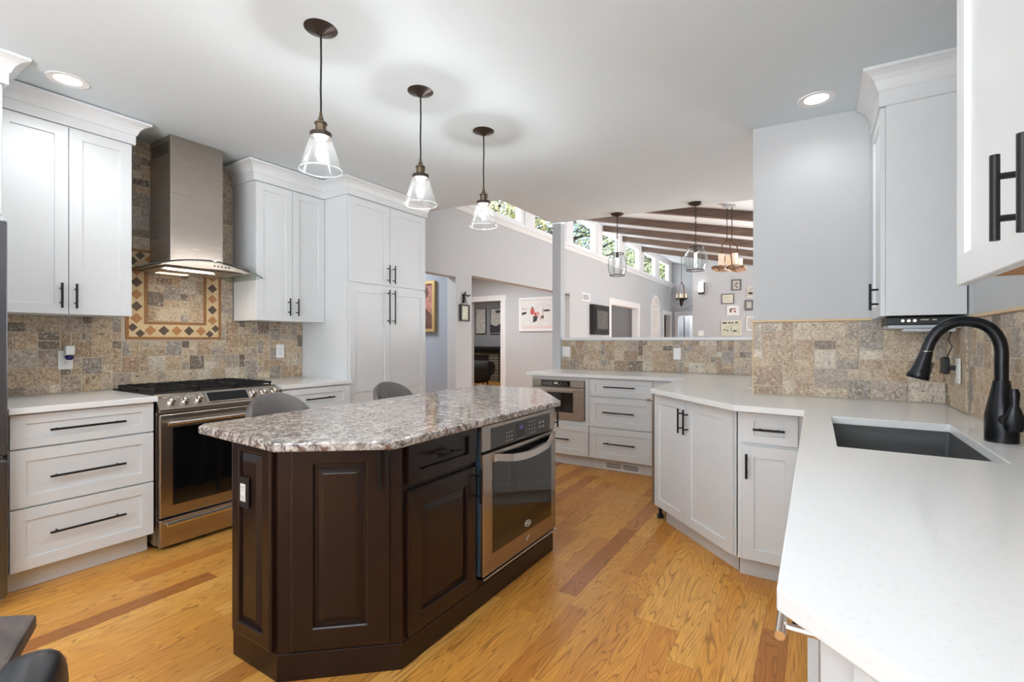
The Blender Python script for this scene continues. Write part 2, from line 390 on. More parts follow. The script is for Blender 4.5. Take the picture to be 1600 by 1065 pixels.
# ================================================================== SETTING
XL, YB, XR = -3.92, 3.25, .577
b = MB().box(-10.5, 2.2, -3.1, 16.2, -.12, 0); struct(b.build('floor', 'oak_floor'), 'warm honey oak strip floor running through kitchen and rooms beyond', 'floor')
b = MB()
kc = [(-3.92, -3.0), (.70, -3.0), (.70, 4.88), (-2.47, 4.88), (-2.54, 4.88), (-2.54, 3.80), (-3.92, 3.80)]
n0 = [b.vert((x, y, ceilz(x))) for x, y in kc]; n1 = [b.vert((x, y, ceilz(x) + .12)) for x, y in kc]
b.face(n0[::-1]); b.face(n1)
for k in range(len(kc)): b.face([n0[k], n0[(k + 1) % 7], n1[(k + 1) % 7], n1[k]])
struct(b.build('ceiling', 'ceiling_paint'), 'flat light grey kitchen ceiling with pendants and recessed lights', 'ceiling')
def vz(x): return 3.735 - .222 * (x + 3.92)
b = MB()
b.extr([(-4.1, 3.25, vz(-4.1)), (1.7, 3.25, vz(1.7)), (1.7, 3.25, vz(1.7) + .15), (-4.1, 3.25, vz(-4.1) + .15)], (0, 12.7, 0))
struct(b.build('ceiling_vault', 'vault_paint'), 'white sloping ceiling of the great room under dark beams', 'ceiling')
b = MB()
for y0, y1, z0, z1 in ((-3.1, 3.95, 0, 3.0), (3.95, 4.824, 2.06, 3.0), (4.824, 5.163, 0, 3.0), (5.163, 8.2, 2.115, 3.0), (8.2, 10.325, 0, 3.0),
                       (10.325, 12.25, 2.08, 3.0), (12.25, 14.76, 0, 3.0), (14.76, 15.57, 2.06, 3.0), (15.57, 15.95, 0, 3.0), (3.2, 5.38, 3.0, 3.72)):
    b.box(XL - .14, XL, y0, y1, z0, z1)
struct(b.build('wall_left', 'wall_paint'), 'long pale grey wall with cased openings below clerestory windows', 'wall')
b = MB().box(-.325, .70, YB, YB + .12, 0, 2.60)
struct(b.build('wall_back', 'wall_paint'), 'pale grey wall stub behind the sink counter', 'wall')
b = MB().box(.565, .70, 2.835, YB, 0, 2.55).box(XR, .70, -3.0, 2.835, 0, 2.55)
struct(b.build('wall_right', 'wall_paint'), 'pale grey side wall beside the kitchen sink', 'wall')
b = MB().box(-4.06, -3.7, -3.12, -3.0, 0, 2.6).box(.45, .70, -3.12, -3.0, 0, 2.6).box(-3.7, .45, -3.12, -3.0, 0, .2).box(-3.7, .45, -3.12, -3.0, 2.35, 2.6)
struct(b.build('wall_rear', 'wall_paint'), 'kitchen end wall with wide patio window', 'wall')
b = MB().box(-4.06, 1.7, 3.18, 3.25, 2.63, 4.1)
struct(b.build('wall_gable', 'wall_paint'), 'upper wall closing the vault above the kitchen ceiling', 'wall')
b = MB().box(-2.92, 1.7, 14.0, 14.12, 0, 3.8)
struct(b.build('wall_gallery', 'wall_paint'), 'far pale grey wall hung with small framed pictures', 'wall')
b = MB().box(-4.06, -3.74, 15.8, 15.95, 0, 4.0).box(-3.0, -2.4, 15.8, 15.95, 0, 4.0).box(-3.74, -3.0, 15.8, 15.95, 2.04, 4.0)
struct(b.build('wall_far', 'wall_paint'), 'furthest grey wall with a white cased doorway', 'wall')
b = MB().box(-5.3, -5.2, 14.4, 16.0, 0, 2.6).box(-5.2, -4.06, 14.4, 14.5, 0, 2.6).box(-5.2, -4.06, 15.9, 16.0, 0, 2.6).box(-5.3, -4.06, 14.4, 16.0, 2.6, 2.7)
struct(b.build('wall_closet', 'shaded_grey_paint'), 'dim walls inside the narrow doorway beside the arched panel', 'wall')
b = MB().box(-4.2, -2.0, 17.2, 17.3, 0, 2.5).box(-4.2, -4.06, 15.95, 17.2, 0, 2.5).box(-2.0, -1.9, 15.95, 17.3, 0, 2.5); struct(b.build('wall_far_room', 'wall_paint'), 'grey wall glimpsed through the furthest doorway', 'wall')
b = MB().box(1.6, 1.72, 3.37, 5.8, 0, 3.0).box(1.6, 1.72, 12.6, 14.0, 0, 3.0).box(1.6, 1.72, 5.8, 12.6, 0, .3).box(1.6, 1.72, 5.8, 12.6, 2.5, 3.0)
b.box(1.66, 1.70, 5.8, 12.6, .3, 2.5)  # unseen solid panel added to keep sun out of the opening
struct(b.build('wall_garden', 'wall_paint'), 'great room wall with garden opening closed by an added sun blocking panel', 'wall')
b = MB().box(-8.0, XL - .14, 4.87, 5.12, 0, 2.6); struct(b.build('wall_hall', 'blue_grey_paint'), 'blue grey hallway wall behind the pantry opening', 'wall')
b = MB().box(-8.0, -6.25, 8.2, 8.32, 0, 2.6).box(-5.47, XL - .14, 8.2, 8.32, 0, 2.6).box(-6.25, -5.47, 8.2, 8.32, 2.06, 2.6)
struct(b.build('wall_hall_end', 'wall_paint'), 'grey hall wall with the den doorway and snow photo', 'wall')
b = MB().box(-8.1, -8.0, 3.0, 8.3, 0, 2.6).box(-5.3, -5.2, 8.32, 12.4, 0, 2.6).box(-10.4, -10.3, 8.3, 12.1, 0, 2.6).box(-10.3, -8, 8.2, 8.32, 0, 2.6).box(-8.0, XL - .14, 3.0, 3.1, 0, 2.6)
struct(b.build('wall_partition', 'wall_paint'), 'inner partition walls of the side rooms', 'wall')
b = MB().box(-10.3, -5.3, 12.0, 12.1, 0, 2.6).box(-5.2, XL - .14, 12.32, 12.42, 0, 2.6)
struct(b.build('wall_den', 'shaded_grey_paint'), 'dim grey back wall of the den', 'wall')
b = MB().box(-10.4, XL - .14, 3.0, 12.4, 2.6, 2.7).box(-4.06, -2.0, 15.95, 17.3, 2.5, 2.6)
struct(b.build('ceiling_side_rooms', 'ceiling_paint'), 'flat ceiling over hall and den', 'ceiling')
b = MB().box(-2.561, -2.455, 4.90, 5.01, 0, 2.575)
struct(b.build('column', 'wall_paint', bevel=.003), 'slim square grey post at the end of the half wall', 'post')
b = MB().box(-2.455, -.2, 4.96, 5.08, 0, 1.24); struct(b.build('wall_pony', 'wall_paint'), 'tiled half wall between kitchen and great room', 'half wall')
b = MB().box(-2.478, -.2, 4.93, 5.11, 1.24, 1.272); struct(b.build('trim_1', 'trim_paint', bevel=.003), 'white ledge capping the half wall', 'ledge')
# trims
b = MB().box(XL, XL + .045, 3.9, 15.8, 3.0, 3.025).box(XL, XL + .02, 3.9, 15.8, 2.93, 3.0).box(XL - .14, XL + .03, 3.2, 15.9, 3.025, 3.06)
struct(b.build('trim_2', 'trim_paint'), 'long white sill under the clerestory windows', 'window sill')
def casing(name, y0, y1, zt, w, label):
    b = MB(); x0, x1 = XL, XL + .022
    b.box(x0, x1, y0 - w, y0, 0, zt).box(x0, x1, y1, y1 + w, 0, zt).box(x0, x1 + .006, y0 - w - .01, y1 + w + .01, zt, zt + w)
    b.box(XL - .14, XL, y0, y0 + .015, 0, zt).box(XL - .14, XL, y1 - .015, y1, 0, zt).box(XL - .14, XL, y0, y1, zt - .015, zt)
    struct(b.build(name, 'trim_paint'), label, 'door trim')
casing('trim_3', 10.325, 12.25, 2.07, .13, 'white casing around the wide doorway right of the dark wall art')
casing('trim_4', 14.76, 15.57, 2.05, .10, 'white casing around the narrow doorway beside the arched panel')
b = MB()
for x0, x1, z0, z1 in ((-6.36, -6.25, 0, 2.06), (-5.47, -5.355, 0, 2.06), (-6.37, -5.345, 2.06, 2.17)): b.box(x0, x1, 8.178, 8.2, z0, z1)
struct(b.build('trim_5', 'trim_paint'), 'white casing around the dark den doorway', 'door trim')
b = MB()
for x0, x1, z0, z1 in ((-3.83, -3.74, 0, 2.05), (-3.0, -2.9, 0, 2.05), (-3.84, -2.89, 2.05, 2.16)): b.box(x0, x1, 15.778, 15.8, z0, z1)
struct(b.build('trim_6', 'trim_paint'), 'white casing around the furthest doorway', 'door trim')
b = MB().box(-3.66, -3.62, 16.2, 16.9, .01, 2.02); struct(b.build('door_1', 'shaded_grey_paint'), 'grey door standing open in the furthest doorway', 'door')
# clerestory windows
for i in range(7):
    y0 = 5.42 + 1.493 * i; y1 = y0 + 1.05
    w = thing('window_%d' % (i + 1), 'clerestory window, number %d along the sill from the kitchen end' % (i + 1), 'window', (XL - .07, (y0 + y1) / 2, 3.06)); w['kind'] = 'structure'
    h = .525; m = MB()
    m.box(-.05, .05, -h - .1, -h, 0, .66).box(-.05, .05, h, h + .1, 0, .66).box(-.05, .05, -h, h, .56, .66).box(-.05, .05, -h, h, 0, .05)
    m.box(-.07, .075, h + .1, h + .343, 0, .69) if i < 6 else m.box(-.07, .075, h + .1, h + .3, 0, .69)
    m.box(-.07, .082, -h - .1, h + .1, .63, .69)
    m.build('window_frame', 'trim_paint', w)
    MB().box(-.004, .004, -h, h, .05, .56).build('pane', 'window_glass', w)
# beams
for i, y in enumerate((7.45, 8.72, 9.90, 11.15, 12.65)):
    m = MB(); x0, x1 = XL + .02, 1.6
    m.extr([(x0, y - .055, vz(x0) - .125), (x1, y - .055, vz(x1) - .125), (x1, y - .055, vz(x1) - .001), (x0, y - .055, vz(x0) - .001)], (0, .11, 0))
    o = m.build('ceiling_beam', 'beam_wood'); struct(o, 'dark wooden beam across the vault, number %d counting from the kitchen' % (i + 1), 'ceiling beam')

# ================================================================== backsplash tiles
PAL = [((196, 177, 150), 24), ((184, 158, 126), 20), ((172, 157, 140), 20), ((152, 143, 134), 13), ((116, 99, 86), 7), ((164, 134, 104), 9), ((212, 200, 180), 9), ((86, 71, 62), 4)]
PALL = [lin(c) for c, w in PAL]; PALW = [w for c, w in PAL]
PAL2 = [20, 22, 22, 16, 8, 12, 6, 2]
def tiles(u0, u1, v0, v1, to3, nrm, seed, cell=.051, skip=None, weights=None, thick=.0085):
    R = random.Random(seed); nu = int(round((u1 - u0) / cell)); nv = int(round((v1 - v0) / cell)); cu = (u1 - u0) / nu; cv = (v1 - v0) / nv
    used = set(); m = MB()
    if skip:
        for i in range(nu):
            for j in range(nv):
                uu, vv = u0 + (i + .5) * cu, v0 + (j + .5) * cv
                if skip(uu, vv): used.add((i, j))
    n = Vector(nrm); g = .0019
    for j in range(nv):
        for i in range(nu):
            if (i, j) in used: continue
            opts = [(2, 2)] * 9 + [(2, 1)] * 6 + [(1, 1)] * 4 + [(1, 2)] * 3 + [(3, 2)] * 4 + [(3, 1)] * 2
            R.shuffle(opts)
            for a, b_ in opts + [(1, 1)]:
                cells = [(i + p, j + q) for p in range(a) for q in range(b_)]
                if all(c[0] < nu and c[1] < nv and c not in used for c in cells): break
            used.update(cells)
            A0, A1, B0, B1 = u0 + i * cu + g, u0 + (i + a) * cu - g, v0 + j * cv + g, v0 + (j + b_) * cv - g
            base = R.choices(PALL, weights or PALW)[0]; k = R.uniform(.86, 1.12); m.col = tuple(min(1, c * k) for c in base)
            e = .0025; t = thick + R.uniform(-.0008, .0008)
            q0 = [to3(u, v) for u, v in ((A0, B0), (A1, B0), (A1, B1), (A0, B1))]
            q1 = [Vector(p) + n * (t - e) for p in q0]
            q2 = [Vector(to3(u, v)) + n * t for u, v in ((A0 + e, B0 + e), (A1 - e, B0 + e), (A1 - e, B1 - e), (A0 + e, B1 - e))]
            L = [[m.vert(p) for p in q] for q in (q0, q1, q2)]
            for X, Y in zip(L, L[1:]):
                for kk in range(4): m.face([X[kk], X[(kk + 1) % 4], Y[(kk + 1) % 4], Y[kk]])
            m.face(L[2])
    return m
def backsplash(label, parts, loc):
    t = thing('tile_backsplash', label, 'tile backsplash', loc)
    for m, g in parts:
        m.build('stone_tiles', 'travertine_tile', t, inv=inv(t), fixn=False)
        g.build('grout', 'grout_base', t, inv=inv(t))
    return t
# left (range) wall
FY0, FY1, FZ0, FZ1 = 1.325, 1.935, 1.245, 1.86
def inframe(u, v): return FY0 < u < FY1 and FZ0 < v < FZ1 and not (FY0 + .125 < u < FY1 - .125 and FZ0 + .125 < v < FZ1 - .125)
tl = tiles(.64, 2.636, .916, 1.395, lambda u, v: (XL + .004, u, v), (1, 0, 0), 3, weights=PAL2, skip=lambda u, v: FY0 < u < FY1 and v > FZ0)
def inside(u, v): return FY0 - .01 < u < FY1 + .01 and v < FZ1
tl2 = tiles(1.262, 2.026, 1.395, 2.595, lambda u, v: (XL + .004, u, v), (1, 0, 0), 5, weights=PAL2, skip=inside)
tl3 = tiles(FY0 + .126, FY1 - .126, FZ0 + .126, FZ1 - .126, lambda u, v: (XL + .004, u, v), (1, 0, 0), 6, weights=PAL2)
g = MB().box(XL + .001, XL + .0105, .64, 2.636, .915, 1.385).box(XL + .001, XL + .0105, 1.26, 2.026, 1.385, 2.595)
bs = backsplash('mottled brown and grey stone tile wall behind the range', [(tl, g)], (XL, 1.6, .914))
for q_ in (tl2, tl3): q_.build('stone_tiles', 'travertine_tile', bs, inv=inv(bs), fixn=False)
# decorative diamond border
m = MB(); X0 = XL + .004
def yz(u0, u1, v0, v1, t, mi): m.cur = mi; m.box(X0, X0 + t, u0, u1, v0, v1)
bw = .018; cwid = .089
def ring_rect(u0, u1, v0, v1, w, t, mi):
    yz(u0, u1, v0, v0 + w, t, mi); yz(u0, u1, v1 - w, v1, t, mi); yz(u0, u0 + w, v0 + w, v1 - w, t, mi); yz(u1 - w, u1, v0 + w, v1 - w, t, mi)
ring_rect(FY0, FY1, FZ0, FZ1, bw, .013, 3); ring_rect(FY0 + bw, FY1 - bw, FZ0 + bw, FZ1 - bw, cwid, .009, 0); ring_rect(FY0 + bw + cwid, FY1 - bw - cwid, FZ0 + bw + cwid, FZ1 - bw - cwid, bw, .013, 3)
def dia(u, v, mi, r=.034):
    m.cur = mi; m.extr([(X0 + .008, u - r, v), (X0 + .008, u, v - r), (X0 + .008, u + r, v), (X0 + .008, u, v + r)], (.004, 0, 0))
mid = bw + cwid / 2
nh, nvv = 6, 6
for k in range(nh + 1):
    u = FY0 + mid + (FY1 - FY0 - 2 * mid) * k / nh
    for v in (FZ0 + mid, FZ1 - mid):
        if 0 < k < nh: dia(u, v, 1 if k % 2 else 2)
for k in range(1, nvv):
    v = FZ0 + mid + (FZ1 - FZ0 - 2 * mid) * k / nvv
    for u in (FY0 + mid, FY1 - mid): dia(u, v, 1 if k % 2 else 2)
for u, su in ((FY0 + mid, -1), (FY1 - mid, 1)):
    for v, sv in ((FZ0 + mid, -1), (FZ1 - mid, 1)):
        dia(u + .022 * su, v - .02 * sv, 2, .028); dia(u - .02 * su, v + .022 * sv, 2, .028)
o = m.build('diamond_border', ['mosaic_cream', 'mosaic_tan', 'mosaic_dark', 'mosaic_bar'], bs, inv=inv(bs)); o['label'] = 'cream mosaic border with brown diamonds'
# sink back wall, sink side wall, pony wall
tb = tiles(-.325, .565, .916, 1.346, lambda u, v: (u, YB - .004, v), (0, -1, 0), 11)
g = MB().box(-.325, .565, YB - .0105, YB - .001, .915, 1.346)
t = backsplash('beige and grey stone tile on the wall stub behind the sink', [(tb, g)], (0, YB, .914))
MB().box(-.33, .255, YB - .022, YB, 1.346, 1.358).build('pencil_trim', 'travertine_trim', t, bevel=.003, inv=inv(t))
MB().box(-.328, -.322, YB - .014, YB, .914, 1.346).build('edge_trim', 'travertine_trim', t, inv=inv(t))
tr = tiles(.42, 2.835, .916, 1.334, lambda u, v: (XR - .004, u, v), (-1, 0, 0), 17); tr2 = tiles(2.835, 3.238, .916, 1.334, lambda u, v: (.565 - .004, u, v), (-1, 0, 0), 19)
g = MB().box(XR - .0105, XR - .001, .42, 2.835, .915, 1.334).box(.5545, .564, 2.84, 3.238, .915, 1.334)
t = backsplash('tan stone tile on the side wall beside the faucet', [(tr, g)], (XR, 2, .914)); tr2.build('stone_tiles', 'travertine_tile', t, inv=inv(t), fixn=False)
MB().box(XR - .022, XR - .001, .42, 2.835, 1.334, 1.347).build('pencil_trim', 'travertine_trim', t, bevel=.003, inv=inv(t))
tp = tiles(-2.45, -.25, .916, 1.238, lambda u, v: (u, 4.956, v), (0, -1, 0), 23, weights=[34, 24, 14, 8, 6, 10, 8, 3])
g = MB().box(-2.455, -.25, 4.9495, 4.959, .915, 1.238)
t = backsplash('pinkish beige stone tile facing the half wall', [(tp, g)], (-1.4, 4.96, .914))
MB().box(-2.456, -2.45, 4.944, 4.959, .914, 1.238).build('edge_trim', 'travertine_trim', t, inv=inv(t))

# ================================================================== cabinets
def handle_mb(x, z, ln, o, yf, r=.0058, so=.032):
    m = MB(); y = yf - so; h = ln / 2
    if o == 'h':
        m.tube([(x - h, y, z), (x + h, y, z)], r, 10)
        for s in (-1, 1): m.tube([(x + s * (h - .03), yf + .001, z), (x + s * (h - .03), y, z)], r * .8, 8)
    else:
        m.tube([(x, y, z - h), (x, y, z + h)], r, 10)
        for s in (-1, 1): m.tube([(x, yf + .001, z + s * (h - .03)), (x, y, z + s * (h - .03))], r * .8, 8)
    return m
def shaker(m, x0, x1, z0, z1, fw=.057, rec=.009, t=.02):
    fz = min(fw, (z1 - z0) * .27)
    # rails can be narrower than stiles: scale via two rings
    def ringp(ax, az, y): return [m.vert(p) for p in ((x0 + ax, y, z0 + az), (x1 - ax, y, z0 + az), (x1 - ax, y, z1 - az), (x0 + ax, y, z1 - az))]
    L = [ringp(0, 0, -.001), ringp(0, 0, -t + .0015), ringp(.0015, .0015, -t), ringp(fw, fz, -t), ringp(fw + .002, fz + .002, -t + rec)]
    m.face(L[0][::-1]); m.face(L[-1])
    for A, B in zip(L, L[1:]):
        for k in range(4): m.face([A[k], A[(k + 1) % 4], B[(k + 1) % 4], B[k]])
def raised(m, x0, x1, z0, z1, t=.02, fw=.06):
    m.panel(x0, x1, z0, z1, [(0, -.001), (0, -t + .006), (.003, -t + .003), (.010, -t + .0005), (.012, -t), (fw - .008, -t), (fw - .003, -t + .003), (fw, -t + .012), (fw + .007, -t + .012), (fw + .03, -t + .001), (fw + .033, -t)])
def cabinet(name, label, cat, loc, rz, w, d, z0, z1, fronts, toe=True, mat='cabinet_paint', group=None, fn=shaker, body_poly=None):
    t = thing(name, label, cat, loc, rz, group); bm = MB()
    if body_poly: bm.prism(body_poly, z0, z1)
    else: bm.box(0, w, 0, d, z0, z1)
    bm.build('body', mat, t)
    if toe and not body_poly: MB().box(0, w, .075, d, 0, z0 - .001).build('toe_kick', mat, t)
    for f in fronts:
        m = MB(); fn(m, f[1], f[2], f[3], f[4])
        if f[0] == 'tall':
            pass
        p = m.build('drawer' if f[0] == 'drawer' else 'door', mat, t)
        if f[5]: 
            hb = handle_mb(*f[5], -.02).build('handle', 'black_metal', p, smooth=40)
            if mat == 'cabinet_paint': hb['label'] = 'black bar handle'
    return t
CROWN = [(.0, 0), (.014, 0), (.014, .058), (.020, .064), (.022, .07), (.024, .078), (.032, .098), (.046, .116), (.062, .126), (.072, .13), (.078, .132), (.078, .146), (0, .146)]
def crown(parent, path, zb, zt, sc=1.0):
    m = MB(); P = [Vector((x, y)) for x, y in path]; n = len(P); k = (zt - zb) / .146; L = []
    for i in range(n):
        ds = []
        if i > 0: ds.append((P[i] - P[i - 1]).normalized())
        if i < n - 1: ds.append((P[i + 1] - P[i]).normalized())
        ns = [Vector((d.y, -d.x)) for d in ds]
        if len(ns) == 1: o = ns[0]
        else:
            o = (ns[0] + ns[1]).normalized(); o = o / max(.2, o.dot(ns[0]))
        L.append([m.vert((P[i].x + o.x * a * sc, P[i].y + o.y * a * sc, zb + z * k)) for a, z in CROWN])
    for A, B in zip(L, L[1:]):
        for q in range(len(CROWN)): m.face([A[q], A[(q + 1) % len(CROWN)], B[(q + 1) % len(CROWN)], B[q]])
    m.face(L[0][::-1]); m.face(L[-1]); return m.build('crown_molding', 'cabinet_paint', parent, inv=inv(parent))

# --- left wall base drawers (front face plane X=-3.27 so drawer fronts at -3.25)
c = cabinet('base_cabinet', 'white three drawer base cabinet left of the range', 'cabinet', (-3.27, .645, 0), 90, .595, .63, .112, .882,
    [('drawer', .003, .592, .712, .874, (.295, .793, .31, 'h')), ('drawer', .003, .592, .424, .704, (.295, .56, .31, 'h')), ('drawer', .003, .592, .118, .416, (.295, .28, .31, 'h'))])
c = cabinet('base_cabinet', 'white base cabinet with top drawer between range and pantry', 'cabinet', (-3.27, 2.03, 0), 90, .60, .63, .112, .882,
    [('drawer', .003, .597, .712, .874, (.30, .793, .25, 'h')), ('door', .003, .298, .118, .704, (.265, .58, .16, 'v')), ('door', .302, .597, .118, .704, (.335, .58, .16, 'v'))])
o = MB().box(-3.905, -3.212, .636, 1.246, .884, .914).build('countertop', 'quartz', bevel=.003); tag(o, 'white quartz countertop left of the range', 'countertop')
o = MB().box(-3.905, -3.235, 2.022, 2.636, .884, .914).build('countertop', 'quartz', bevel=.003); tag(o, 'short white quartz countertop between range and tall pantry', 'countertop')
# --- uppers
c = cabinet('upper_cabinet', 'white two door upper cabinet left of the range hood', 'cabinet', (-3.61, .655, 0), 90, .597, .29, 1.387, 2.46,
    [('door', .003, .296, 1.387, 2.45, (.262, 1.49, .14, 'v')), ('door', .300, .595, 1.387, 2.45, (.325, 1.49, .14, 'v'))], toe=False)
crown(c, [(-3.60, .64), (-3.60, 1.256), (-3.90, 1.256)], 2.455, 2.591)
c = cabinet('upper_cabinet', 'white two door upper cabinet between range hood and pantry', 'cabinet', (-3.61, 2.03, 0), 90, .606, .29, 1.393, 2.46,
    [('door', .003, .302, 1.393, 2.45, (.265, 1.505, .14, 'v')), ('door', .306, .604, 1.393, 2.45, (.338, 1.505, .14, 'v'))], toe=False)
crown(c, [(-3.90, 2.026), (-3.60, 2.026), (-3.60, 2.625)], 2.455, 2.591)
# --- pantry
c = thing('pantry_cabinet', 'tall white pantry cabinet with four shaker doors', 'cabinet', (-3.30, 2.638, 0), 90)
MB().box(0, .937, 0, .615, .10, 2.50).build('body', 'cabinet_paint', c); MB().box(0, .937, .07, .615, 0, .099).build('toe_kick', 'cabinet_paint', c)
for x0, x1, hx in ((.012, .455, .425), (.460, .925, .492)):
    m = MB(); shaker(m, x0, x1, 1.733, 2.445); p = m.build('door', 'cabinet_paint', c); handle_mb(hx, 1.835, .165, 'v', -.02).build('handle', 'black_metal', p, smooth=40)
    m = MB(); z0, z1, zm = .115, 1.708, .80
    # two-panel door: recessed panels cut above and below a middle rail
    m.box(x0, x1, -.011, -.001, z0, z1); fw = .057
    m.box(x0, x0 + fw, -.02, -.011, z0, z1).box(x1 - fw, x1, -.02, -.011, z0, z1)
    for a, b_ in ((z0, z0 + fw), (zm, zm + .08), (z1 - fw, z1)): m.box(x0 + fw, x1 - fw, -.02, -.011, a, b_)
    p = m.build('door', 'cabinet_paint', c); handle_mb(hx, 1.54, .31, 'v', -.02).build('handle', 'black_metal', p, smooth=40)
crown(c, [(-3.60, 2.634), (-3.29, 2.634), (-3.29, 3.575), (-3.91, 3.575)], 2.455, 2.586)
# --- tall panel over fridge, with fridge
c = thing('fridge_cabinet', 'white cabinet above the fridge at the left edge', 'cabinet', (-3.28, -.30, 0), 90)
MB().box(0, .93, 0, .63, 1.83, 2.46).build('body', 'cabinet_paint', c); MB().box(.912, .93, 0, .63, 0, 1.829).build('side_panel', 'cabinet_paint', c)
for x0, x1, hx in ((.003, .46, .43), (.465, .925, .50)):
    m = MB(); shaker(m, x0, x1, 1.835, 2.45); p = m.build('door', 'cabinet_paint', c); handle_mb(hx, 1.90, .14, 'v', -.02).build('handle', 'black_metal', p, smooth=40)
crown(c, [(-3.265, -.32), (-3.265, .632), (-3.50, .632)], 2.455, 2.590)
f = thing('refrigerator', 'stainless steel refrigerator cut off by the left picture edge', 'refrigerator', (-3.27, -.272, 0), 90)
MB().box(0, .875, .0, .6, .02, 1.76).build('body', 'black_plastic', f)
m = MB(); m.box(.002, .448, -.10, -.005, .70, 1.80, .012); m.build('door', 'fridge_steel', f, bevel=.004)
m = MB(); m.box(.452, .898, -.10, -.005, .70, 1.80, .012); p = m.build('door', 'fridge_steel', f, bevel=.004)
m = MB(); m.box(.002, .898, -.10, -.005, .04, .69, .012); p2 = m.build('freezer_drawer', 'fridge_steel', f, bevel=.004)
MB().tube([(.40, -.10, .82), (.40, -.15, .86), (.40, -.15, 1.56), (.40, -.10, 1.60)], .012, 10).build('handle', 'steel_bright', f, smooth=40)
MB().tube([(.50, -.10, .82), (.50, -.15, .86), (.50, -.15, 1.56), (.50, -.10, 1.60)], .012, 10).build('handle', 'steel_bright', f, smooth=40)
MB().tube([(.12, -.10, .60), (.16, -.15, .60), (.74, -.15, .60), (.78, -.10, .60)], .012, 10).build('handle', 'steel_bright', f, smooth=40)

# --- peninsula run on the half wall
c = thing('microwave_cabinet', 'white base cabinet holding the drawer microwave', 'cabinet', (-2.49, 4.30, 0), 0)
MB().box(0, .018, 0, .62, .112, .882).box(.60, .642, 0, .62, .112, .882).box(.018, .60, 0, .62, .112, .455).box(.018, .60, 0, .62, .845, .882).box(.018, .60, .58, .62, .455, .845).build('body', 'cabinet_paint', c)
MB().box(0, .642, .075, .62, 0, .111).build('toe_kick', 'cabinet_paint', c)
m = MB(); shaker(m, .004, .638, .118, .414); p = m.build('drawer', 'cabinet_paint', c); handle_mb(.32, .27, .26, 'h', -.02).build('handle', 'black_metal', p, smooth=40)
mw = thing('drawer_microwave', 'stainless drawer microwave under the peninsula counter', 'microwave', (-2.49, 4.30, 0), 0)
MB().box(.022, .596, .0, .55, .458, .842).build('body', 'black_plastic', mw)
m = MB(); m.box(.022, .596, -.03, -.001, .458, .772); m.build('drawer_front', 'steel', mw, bevel=.003)
MB().box(.20, .486, -.033, -.0305, .53, .725).build('window', 'black_gloss', mw)
for z_ in (.724, .526): MB().box(.19, .50, -.0325, -.031, z_, z_ + .006).build('window_trim', 'chrome', mw)
MB().box(.022, .596, -.022, -.001, .778, .842).build('control_panel', 'steel', mw)
MB().box(.13, .45, -.025, -.0225, .782, .838).build('display', 'black_gloss', mw)
m = MB()
for i in range(9):
    for j in range(2): m.box(.145 + i * .013, .152 + i * .013, -.0262, -.0252, .797 + j * .018, .803 + j * .018)
m.box(.275, .315, -.0262, -.0252, .803, .824)
for i in range(7): m.box(.33 + i * .015, .337 + i * .015, -.0262, -.0252, .797 + (i % 2) * .016, .803 + (i % 2) * .016)
m.build('keypad', 'mark_light', mw)
MB().box(.03, .59, -.05, -.031, .738, .768).build('handle', 'steel_bright', mw, bevel=.004)
c = cabinet('base_cabinet', 'white three drawer base cabinet beside the drawer microwave', 'cabinet', (-1.845, 4.30, 0), 0, .87, .62, .112, .882,
    [('drawer', .012, .608, .708, .872, (.31, .803, .30, 'h')), ('drawer', .012, .608, .420, .698, (.30, .565, .30, 'h')), ('drawer', .012, .608, .120, .410, (.31, .275, .30, 'h'))])
r = thing('floor_register', 'white slotted floor register set in the toe kick', 'air register', (-1.545, 4.375, .04), 0)
MB().box(-.19, .19, -.008, -.001, -.035, .045).build('frame', 'trim_paint', r, bevel=.002)
for sd in (-1, 1):
    x0_, x1_ = (.01, .155) if sd > 0 else (-.155, -.01)
    MB().box(x0_, x1_, -.0095, -.0085, -.015, .03).build('dark_slots', 'black_plastic', r)
    m = MB(); m.box(x0_, x1_, -.012, -.0096, .006, .009)
    for k in range(14): x = sd * (.016 + k * .0102); m.box(x - .002, x + .002, -.012, -.0096, -.015, .03)
    m.build('grille', 'trim_paint', r)
# dishwasher facing the island side between corner run and angled cabinet
d = thing('dishwasher', 'stainless dishwasher seen edge on beside the angled cabinet', 'dishwasher', (-.952, 3.94, 0), -90)
MB().box(.005, .60, 0, .55, .10, .87).build('body', 'black_plastic', d); MB().box(.005, .60, -.015, -.001, .10, .87).build('door', 'steel', d, bevel=.003)
MB().tube([(.03, -.055, .815), (.545, -.055, .815)], .013, 12).tube([(.07, -.055, .815), (.07, -.014, .815)], .009, 8).tube([(.52, -.055, .815), (.52, -.014, .815)], .009, 8).build('handle', 'steel_bright', d, smooth=40)
for x in (.06, .55): MB().lathe([(0, 0), (.022, 0), (.022, .02), (.012, .03), (.012, .10), (0, .10)], (x, .03, 0), 12).build('foot', 'black_plastic', d, smooth=40)
MB().box(.005, .60, .10, .13, 0, .099).build('toe_kick', 'black_plastic', d)
